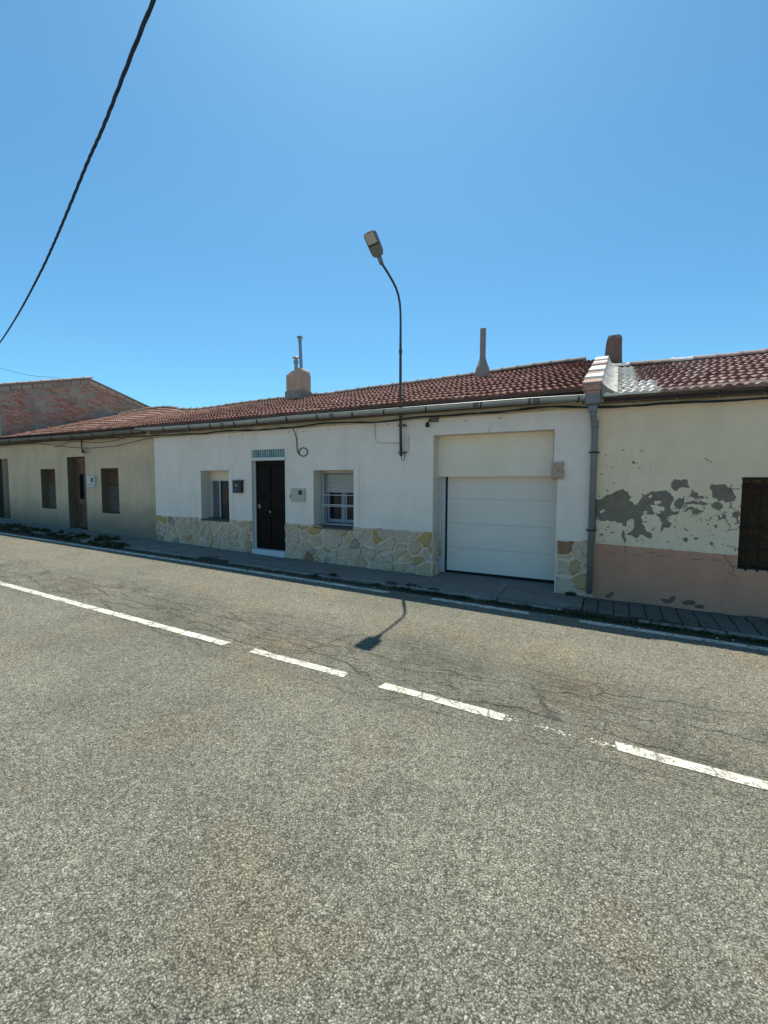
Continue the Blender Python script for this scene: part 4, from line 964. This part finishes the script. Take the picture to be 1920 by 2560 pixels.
# ------------------------------------------------------------------ tall brick gable beyond
XG = -19.9
bk = thing('brick_house', 'taller old house behind with a bare weathered red brick gable', 'house', (-23, 10.7, -1.5))
APY, APZ, SL = 10.67, 4.34, .29
gz = lambda y: APZ-SL*abs(y-APY)
pf = [(8.4, -1.9), (14.8, -1.9), (14.8, gz(14.8)), (APY, APZ), (7.56, gz(7.56)), (7.56, 1.42), (8.4, 1.42)]
q = MB(); q.mesh([(x, y, z) for x in (XG, -28) for y, z in pf], [tuple(range(7)), tuple(range(7, 14))[::-1]]+[(i, (i+1) % 7, (i+1) % 7+7, i+7) for i in range(7)])
gwall = obj('gable_wall', q, M['mortar'], bk)
q = MB()
for s_, ya, yb_ in ((1, 7.30, APY), (-1, APY, 15.0)):
    q.mesh([(x, y, gz(y)+dz) for x in (XG+.05, -28.1) for y, dz in ((ya, .0), (ya, .07), (yb_, .07), (yb_, .0))], [(0, 1, 2, 3), (4, 7, 6, 5), (0, 4, 5, 1), (1, 5, 6, 2), (3, 2, 6, 7), (0, 3, 7, 4)])
obj('roof', q, M['ridge_grey'], bk)
q = MB()
for s_, ya, yb_ in ((1, 7.56, APY), (-1, APY, 14.8)):
    nn = 9 if s_ > 0 else 11
    for i in range(nn):
        y0_ = ya+(yb_-ya)*i/nn; y1_ = ya+(yb_-ya)*(i+1)/nn-.02; h = .15+(.0 if i % 2 else .03)
        q = MB(); q.mesh([(x, y, gz(y)+dz) for x in (XG+.035, XG-.1) for y, dz in ((y0_, -h), (y0_, -.005), (y1_, -.005), (y1_, -h))], [(0, 1, 2, 3), (4, 7, 6, 5), (0, 4, 5, 1), (1, 5, 6, 2), (3, 2, 6, 7), (0, 3, 7, 4)])
        obj('coping_block', q, M['mortar'] if s_ > 0 else M['chim_plaster'], bk, bevel=.008)
mv = ridge_mesh('verge_tile', .42, .075, M['ridge'])
y = 7.35
while y < APY-.2:
    inst('verge_tile', mv, bk, (XG+.0, y, gz(y)+.06), (0, -math.atan(SL), math.pi/2)); y += .385
Rn = random.Random(17); BL = []
row = 0; z = 1.2
while z < 4.4:
    y = 7.6+(row % 2)*.13
    while y < 14.6:
        if z+.065 < gz(y)-.13 and z+.065 < gz(y+.23)-.13 and z > 1.30+.31*(y-7.33)*(1 if y < 11.8 else -1)+(0 if y < 11.8 else 2.77):
            m = noise.noise(Vector((y*.75, z*1.1, 3)))+.5*noise.noise(Vector((y*2.4, z*3, 8)))
            if m+Rn.uniform(-.3, .3) > -.08-.1*(y < 9.5): BL.append((y, z))
        y += .262
    z += .078; row += 1
bme = []
for k in range(4):
    q = MB(); q.box(0, .03, 0, .245, 0, .058); me = bpy.data.meshes.new('brick')
    me.from_pydata([(x+Rn.uniform(-.004, .004), y+Rn.uniform(-.006, .006), z+Rn.uniform(-.004, .004)) for x, y, z in q.v], [], q.f); me.materials.append(M['brick']); bme.append(me)
Rn.shuffle(BL)
vis = sorted(BL, key=lambda p: p[0])
rest = MB()
for i, (y, z) in enumerate(vis):
    dz = Rn.uniform(-.006, .006); px = XG-.014+Rn.uniform(-.006, .008)
    if i < 300: inst('brick', bme[i % 4], gwall, (px, y, z+dz), (Rn.uniform(-.03, .03), 0, Rn.uniform(-.03, .03)))
    else: me = bme[i % 4]; rest.mesh([v.co+Vector((px, y, z+dz)) for v in me.vertices], [list(p.vertices) for p in me.polygons])
if rest.v: obj('farther_bricks', rest, M['brick'], gwall, fix=False, kind='stuff')
# ------------------------------------------------------------------ street lamp on its wall pole
lp = thing('street_lamp', 'grey flat street lamp on a thin bent pole fixed to the white house wall', 'street lamp', (-3.6, 7.46, .5))
arm = [(-3.595, 7.470, .52), (-3.585, 7.415, 1.25), (-3.582, 7.395, 2.3), (-3.58, 7.385, 2.95), (-3.58, 7.375, 3.15), (-3.58, 7.345, 3.30), (-3.58, 7.28, 3.42), (-3.58, 7.18, 3.51), (-3.58, 7.05, 3.57), (-3.58, 6.88, 3.63), (-3.578, 6.62, 3.70)]
q = MB(); q.tube(arm, [.026, .026, .025]+[.020]*8, 12)
obj('pole', q, M['pole'], lp, smooth=True)
q = MB(); q.lathe(-3.58, 7.39, [(.026, 2.40), (.031, 2.41), (.031, 2.47), (.026, 2.48)], 12); obj('pole_collar', q, M['pole'], lp)
for z, x2 in ((.585, -3.50), (1.09, -3.50)):
    q = MB(); yy = 7.462 if z < .8 else 7.425; q.box(-3.63, x2, yy-.03, yy-.018, z-.014, z+.014); q.box(-3.525, x2, yy-.02, WY, z-.014, z+.014); q.box(-3.63, -3.615, yy-.02, WY, z-.014, z+.014); obj('pole_bracket', q, M['pole'], lp)
q = MB(); pts = [(-3.58, 7.45, .54), (-3.57, 7.45, .45), (-3.54, 7.45, .42), (-3.515, 7.455, .46), (-3.51, 7.46, .60)]; q.tube(pts, .006, 6); obj('earth_wire', q, M['cable'], lp, smooth=True)
# head: rounded slab, underside turned to the road
ax = Vector((-.055, -.33, .345)).normalized(); sx_ = Vector((1, -.04, -.07)); sx_ = (sx_-sx_.dot(ax)*ax).normalized(); up = sx_.cross(ax)
if up.z < 0: up = -up
O = Vector((-3.578, 6.62, 3.70))
def hp(a, s, h): v = O+ax*a*.86+sx_*s+up*h; return (v.x, v.y, v.z)
out = [(.105, -.045), (.125, -.085), (.17, -.108), (.25, -.116), (.50, -.118), (.545, -.108), (.562, -.08), (.568, 0)]
out = out+[(a, -s) for a, s in out[::-1][1:]]
q = MB(); n = len(out)
lv = [(-.012, .97), (.012, 1.0), (.040, .93), (.055, .72)]
ca = .33
vs = [hp(ca+(a-ca)*k, s*k, h) for h, k in lv for a, s in out]
q.mesh(vs, [(j*n+i, j*n+(i+1) % n, (j+1)*n+(i+1) % n, (j+1)*n+i) for j in range(3) for i in range(n)]+[tuple(range(n))[::-1], tuple(range(3*n, 4*n))])
hd = obj('lamp_head', q, M['lamp_grey'], lp)
q = MB(); c8 = [(.36, -.088), (.535, -.088), (.545, -.08), (.545, .08), (.535, .088), (.36, .088)]
q.mesh([hp(a, s, -.013) for a, s in c8]+[hp(a, s, -.020) for a, s in c8], [tuple(range(6)), tuple(range(6, 12))]+[(i, (i+1) % 6, (i+1) % 6+6, i+6) for i in range(6)]); obj('lens', q, M['lens'], hd)
q = MB(); q.mesh([hp(a, s, h) for a in (.325, .345) for s in (-.10, .10) for h in (-.022, -.010)], [(0, 1, 3, 2), (4, 6, 7, 5), (0, 4, 5, 1), (2, 3, 7, 6), (0, 2, 6, 4), (1, 5, 7, 3)]); obj('trim_rib', q, M['dark_strap'], hd)
q = MB(); q.tube([hp(-.03, 0, 0), hp(.03, 0, 0), (hp(.12, 0, .01))], [.034, .038, .040], 12); obj('spigot', q, M['lamp_grey'], lp, smooth=True)
# ------------------------------------------------------------------ small things on the wall
mbx = thing('mailbox', 'small black mailbox on the white wall between the left window and the front door', 'mailbox', (-7.9, WY-.05, -.25))
q = MB(); q.box(-8.045, -7.757, WY-.075, WY-.004, -.245, .04); bd = obj('box', q, M['mailbox'], mbx, bevel=.008)
q = MB(); q.mesh([(x, y, z) for x in (-8.055, -7.747) for y, z in ((WY-.088, .035), (WY-.088, .045), (WY-.004, .062), (WY-.004, .035))], [(0, 1, 2, 3), (4, 7, 6, 5), (0, 4, 5, 1), (1, 5, 6, 2), (3, 2, 6, 7), (0, 3, 7, 4)]); obj('lid', q, M['mailbox'], mbx)
q = MB(); y = WY-.0775
q.mesh([(-7.945, y, -.05), (-7.915, y, -.065), (-7.87, y, -.072), (-7.865, y, -.088), (-7.92, y, -.085), (-7.95, y, -.07)], [(0, 1, 2, 3, 4, 5)]); q.box(-7.965, -7.93, y-.0005, y, -.052, -.040); obj('horn_emblem', q, M['mark_white'], mbx, fix=False)
q = MB(); q.box(-7.99, -7.88, WY-.079, WY-.074, -.20, -.13); obj('name_plate', q, M['mark_blue'], mbx)
sl_ = thing('sensor_lamp', 'small dark sensor lamp hanging under the gutter left of the garage recess', 'lamp', (-3.0, WY, 1.15))
q = MB(); q.box(-3.02, -2.86, WY-.05, WY, 1.12, 1.23); obj('bracket', q, M['old_metal'], sl_, bevel=.008)
q = MB(); q.tube([(-3.0, 7.47, 1.17), (-3.03, 7.40, 1.10)], .014, 8); q.lathe(-3.03, 7.40, [(.018, 1.11), (.036, 1.095), (.042, 1.06), (.034, 1.03), (.015, 1.02)], 12); obj('bulb_cap', q, M['cable'], sl_, smooth=True)
# ------------------------------------------------------------------ cables
CAB = [(-23, 1.30), (-19.7, 1.296), (-17.2, 1.33), (-14.45, 1.28), (-12.1, 1.26), (-10.87, 1.236), (-9.42, 1.213), (-9.07, 1.196), (-8.06, 1.225), (-7.15, 1.184), (-6.55, 1.188), (-5.95, 1.198), (-5.29, 1.235), (-4.79, 1.223), (-4.2, 1.17), (-3.57, 1.199), (-3.12, 1.215), (-1.8, 1.201), (-1.025, 1.234), (-.755, 1.222), (-.488, 1.183), (-.23, 1.163), (.1, 1.156), (.656, 1.153), (1.25, 1.14), (1.75, 1.132), (3, 1.11), (6.2, 1.06)]
def smooth_pts(tab, step=.1):
    out = []; x = tab[0][0]
    while x <= tab[-1][0]:
        out.append((x, (lerp_tab(tab, x-.12)+lerp_tab(tab, x)*2+lerp_tab(tab, x+.12))/4)); x += step
    return out
q = MB(); sp = smooth_pts(CAB)
q.tube([(x, 7.40+.004*math.sin(x*9), z) for x, z in sp], .013, 6)
q.tube([(x, 7.388+.010*math.sin(x*6+1), z+.014*math.cos(x*6+1)) for x, z in sp], .009, 5)
q.tube([(x, 7.40+.014*math.sin(x*5+3), z-.014*math.cos(x*5)) for x, z in sp], .008, 5)
tag(obj('wall_cable', q, M['cable'], smooth=True), 'thick black cable bundle running under the eaves of all the houses', 'cable')
q = MB(); tb = [(-23, 1.28), (-19.775, 1.29), (-17.115, 1.28), (-15.135, 1.082), (-14.115, 1.011), (-12.704, 1.027), (-10.954, 1.205)]
q.tube([(x, 7.44, z) for x, z in smooth_pts(tb, .15)], .009, 5)
tag(obj('wall_cable', q, M['cable_old'], smooth=True), 'thin brown cable sagging lowest across the beige house wall', 'cable')
q = MB(); tb = [(-16.0, 1.10), (-14.867, 1.27), (-13.74, 1.16), (-12.8, 1.17), (-12.1, 1.24)]
q.tube([(x, 7.43, z) for x, z in smooth_pts(tb, .15)], .008, 5)
tag(obj('wall_cable', q, M['cable_old'], smooth=True), 'short brown cable looping just under the main bundle above the old wooden door', 'cable')
q = MB(); q.tube([(-6.165, 7.40, 1.20), (-6.16, 7.47, 1.10), (-6.135, WY-.014, .95), (-6.13, WY-.014, .76), (-6.11, WY-.016, .66), (-6.05, WY-.018, .60), (-5.97, WY-.02, .575)]+[(-5.955+.115*math.cos(a), WY-.022, .665+.09*math.sin(a)) for a in [math.radians(-80+20*k) for k in range(15)]]+[(-6.07, WY-.03, .64)], .0095, 6)
tag(obj('hanging_cable', q, M['cable'], smooth=True), 'loose black cable end hanging in a loop over the meter box', 'cable')
# twisted overhead bundle crossing high over the road
WP = [(7, -1.1, 3.7), (3, 0, 3.1), (0, .915, 2.66), (-1.4, 1.32, 2.50), (-2.157, 1.539, 2.451), (-2.533, 1.648, 2.421), (-3.074, 1.805, 2.364), (-3.495, 1.927, 2.351), (-4.098, 2.102, 2.308), (-4.811, 2.309, 2.267),
      (-5.614, 2.541, 2.25), (-7.30, 3.03, 2.29), (-9.575, 3.69, 2.43), (-12.5, 4.54, 2.72), (-16, 5.55, 3.2), (-20.5, 7.2, 3.9)]
def catmull(P, step=.06):
    out = []
    P = [Vector(p) for p in P]; P = [P[0]*2-P[1]]+P+[P[-1]*2-P[-2]]
    for a, b_, c, d in zip(P, P[1:], P[2:], P[3:]):
        n = max(2, int((c-b_).length/step))
        for i in range(n):
            t = i/n; out.append(.5*((2*b_)+(c-a)*t+(2*a-5*b_+4*c-d)*t*t+(3*b_-a-3*c+d)*t**3))
    out.append(P[-2]); return out
cp = catmull(WP); q = MB(); dist = 0.0; st = [[], [], []]
for i, p in enumerate(cp):
    if i: dist += (p-cp[i-1]).length
    t = (cp[min(i+1, len(cp)-1)]-cp[max(i-1, 0)]).normalized(); a = t.cross(Vector((0, 0, 1))).normalized(); b_ = t.cross(a)
    for k in range(3):
        w = dist*15+k*2.094+1.6*math.sin(dist*1.7)+.9*math.sin(dist*4.1); st[k].append(p+(a*math.cos(w)+b_*math.sin(w))*.0048)
for k in range(3): q.tube(st[k], .0062, 8)
tag(obj('overhead_cable', q, M['cable_blue'], smooth=True), 'thick twisted overhead cable hanging across the sky from the top edge', 'cable')
q = MB(); q.tube(catmull([(-34, 10.2, 7.4), (-27.2, 10.6, 5.62), (-24.6, 10.63, 5.02), (-22.6, 10.65, 4.72), (-21.5, 10.67, 4.45)], .4), .008, 5)
tag(obj('thin_wire', q, M['cable_blue'], smooth=True), 'thin faint wire running down to the roof of the brick house', 'wire')
# ------------------------------------------------------------------ weeds in the gutter and along the pavement edge
def clump(b, cx, cy, cz, r, h, n, R):
    for _ in range(n):
        a = R.uniform(0, 6.283); d = r*R.random()**.6; x, y = cx+math.cos(a)*d*1.6, cy+math.sin(a)*d*.8
        hh = h*R.uniform(.35, 1)*(1-.5*d/r); w = R.uniform(.006, .016); l = R.uniform(.2, .9); b2 = R.uniform(0, 6.283); tx, ty = math.cos(b2)*hh*l, math.sin(b2)*hh*l
        px, py = -math.sin(b2)*w, math.cos(b2)*w
        b.mesh([(x-px*.5, y-py*.5, cz-.005), (x+px*.5, y+py*.5, cz-.005), (x+tx*.5+px, y+ty*.5+py, cz+hh*.65), (x+tx*.5-px, y+ty*.5-py, cz+hh*.65), (x+tx, y+ty, cz+hh)], [(0, 1, 2, 3), (3, 2, 4)])
R = random.Random(44); b = MB(); bd = MB()
for _ in range(330):
    x = R.uniform(-23, -9.5) if R.random() < .66 else R.uniform(-9.5, 5)
    dens = 1 if x < -11 else (.35 if x < -3.2 else .75)
    if R.random() > dens or noise.noise(Vector((x*.9, 0, 5))) < (-.35 if x < -11 else -.02): continue
    y = R.uniform(6.50, 6.72) if x > -12 else R.uniform(6.50, 7.05)
    h = R.uniform(.05, .16) if x < -11 else R.uniform(.02, .07)
    clump(b if R.random() < .85 else bd, x, y, (zroad(x)+.004) if y < 6.62 else zp(x, y), R.uniform(.05, .14), h, 46, R)
for x in [-3.3+.085*k for k in range(92)]:
    if noise.noise(Vector((x*1.3, 2, 0))) < -.28: continue
    clump(b, x+R.uniform(-.05, .05), 6.54+R.uniform(-.02, .03), zroad(x)+.004, R.uniform(.05, .12), R.uniform(.025, .075), 70, R)
tag(obj('gutter_weeds', b, M['weed'], fix=False), None, None, None, 'stuff')
tag(obj('dry_weeds', bd, M['weed_dry'], fix=False), None, None, None, 'stuff')
for i, (x, y, r_, h, lab) in enumerate([(-3.62, 6.60, .09, .07, 'small green weed tuft at the kerb below the street lamp'), (-4.95, 6.58, .10, .06, 'low weed tuft at the kerb below the window with the half lowered shutter'),
        (-12.4, 6.85, .20, .24, 'bushy dark weed on the pavement edge before the beige house corner'), (-13.3, 6.80, .16, .20, 'dark weed on the pavement edge below the right shuttered opening'),
        (.55, 6.60, .13, .07, 'dark weed tuft at the kerb below the pink wall'), (-17.4, 6.9, .25, .22, 'dark weed bush at the pavement edge beside the far left gate'), (-.55, 7.47, .05, .09, 'thin weed sprouting at the foot of the downpipe')]):
    q = MB(); R2 = random.Random(60+i); clump(q, x, y, zp(x, y) if y > 6.62 else zroad(x)+.004, r_, h, 150, R2)
    o = obj('weed', q, M['weed'], None, origin=(x, y, zp(x, y)), fix=False); tag(o, lab, 'weed', 'weeds along the pavement edge')
# a few pale crumbs of kerb lying in the gutter
R = random.Random(5); q = MB()
for _ in range(90):
    x = R.uniform(-14, 3.5); y = R.uniform(6.34, 6.60); s_ = R.uniform(.004, .014); z = zroad(x)+.003
    q.hull_z([(x+s_*math.cos(k*1.2566)*R.uniform(.6, 1.2), y+s_*math.sin(k*1.2566)*R.uniform(.6, 1.2)) for k in range(5)], z, z+s_*.8)
tag(obj('kerb_crumbs', q, M['pale_mortar'], fix=False), None, None, None, 'stuff')
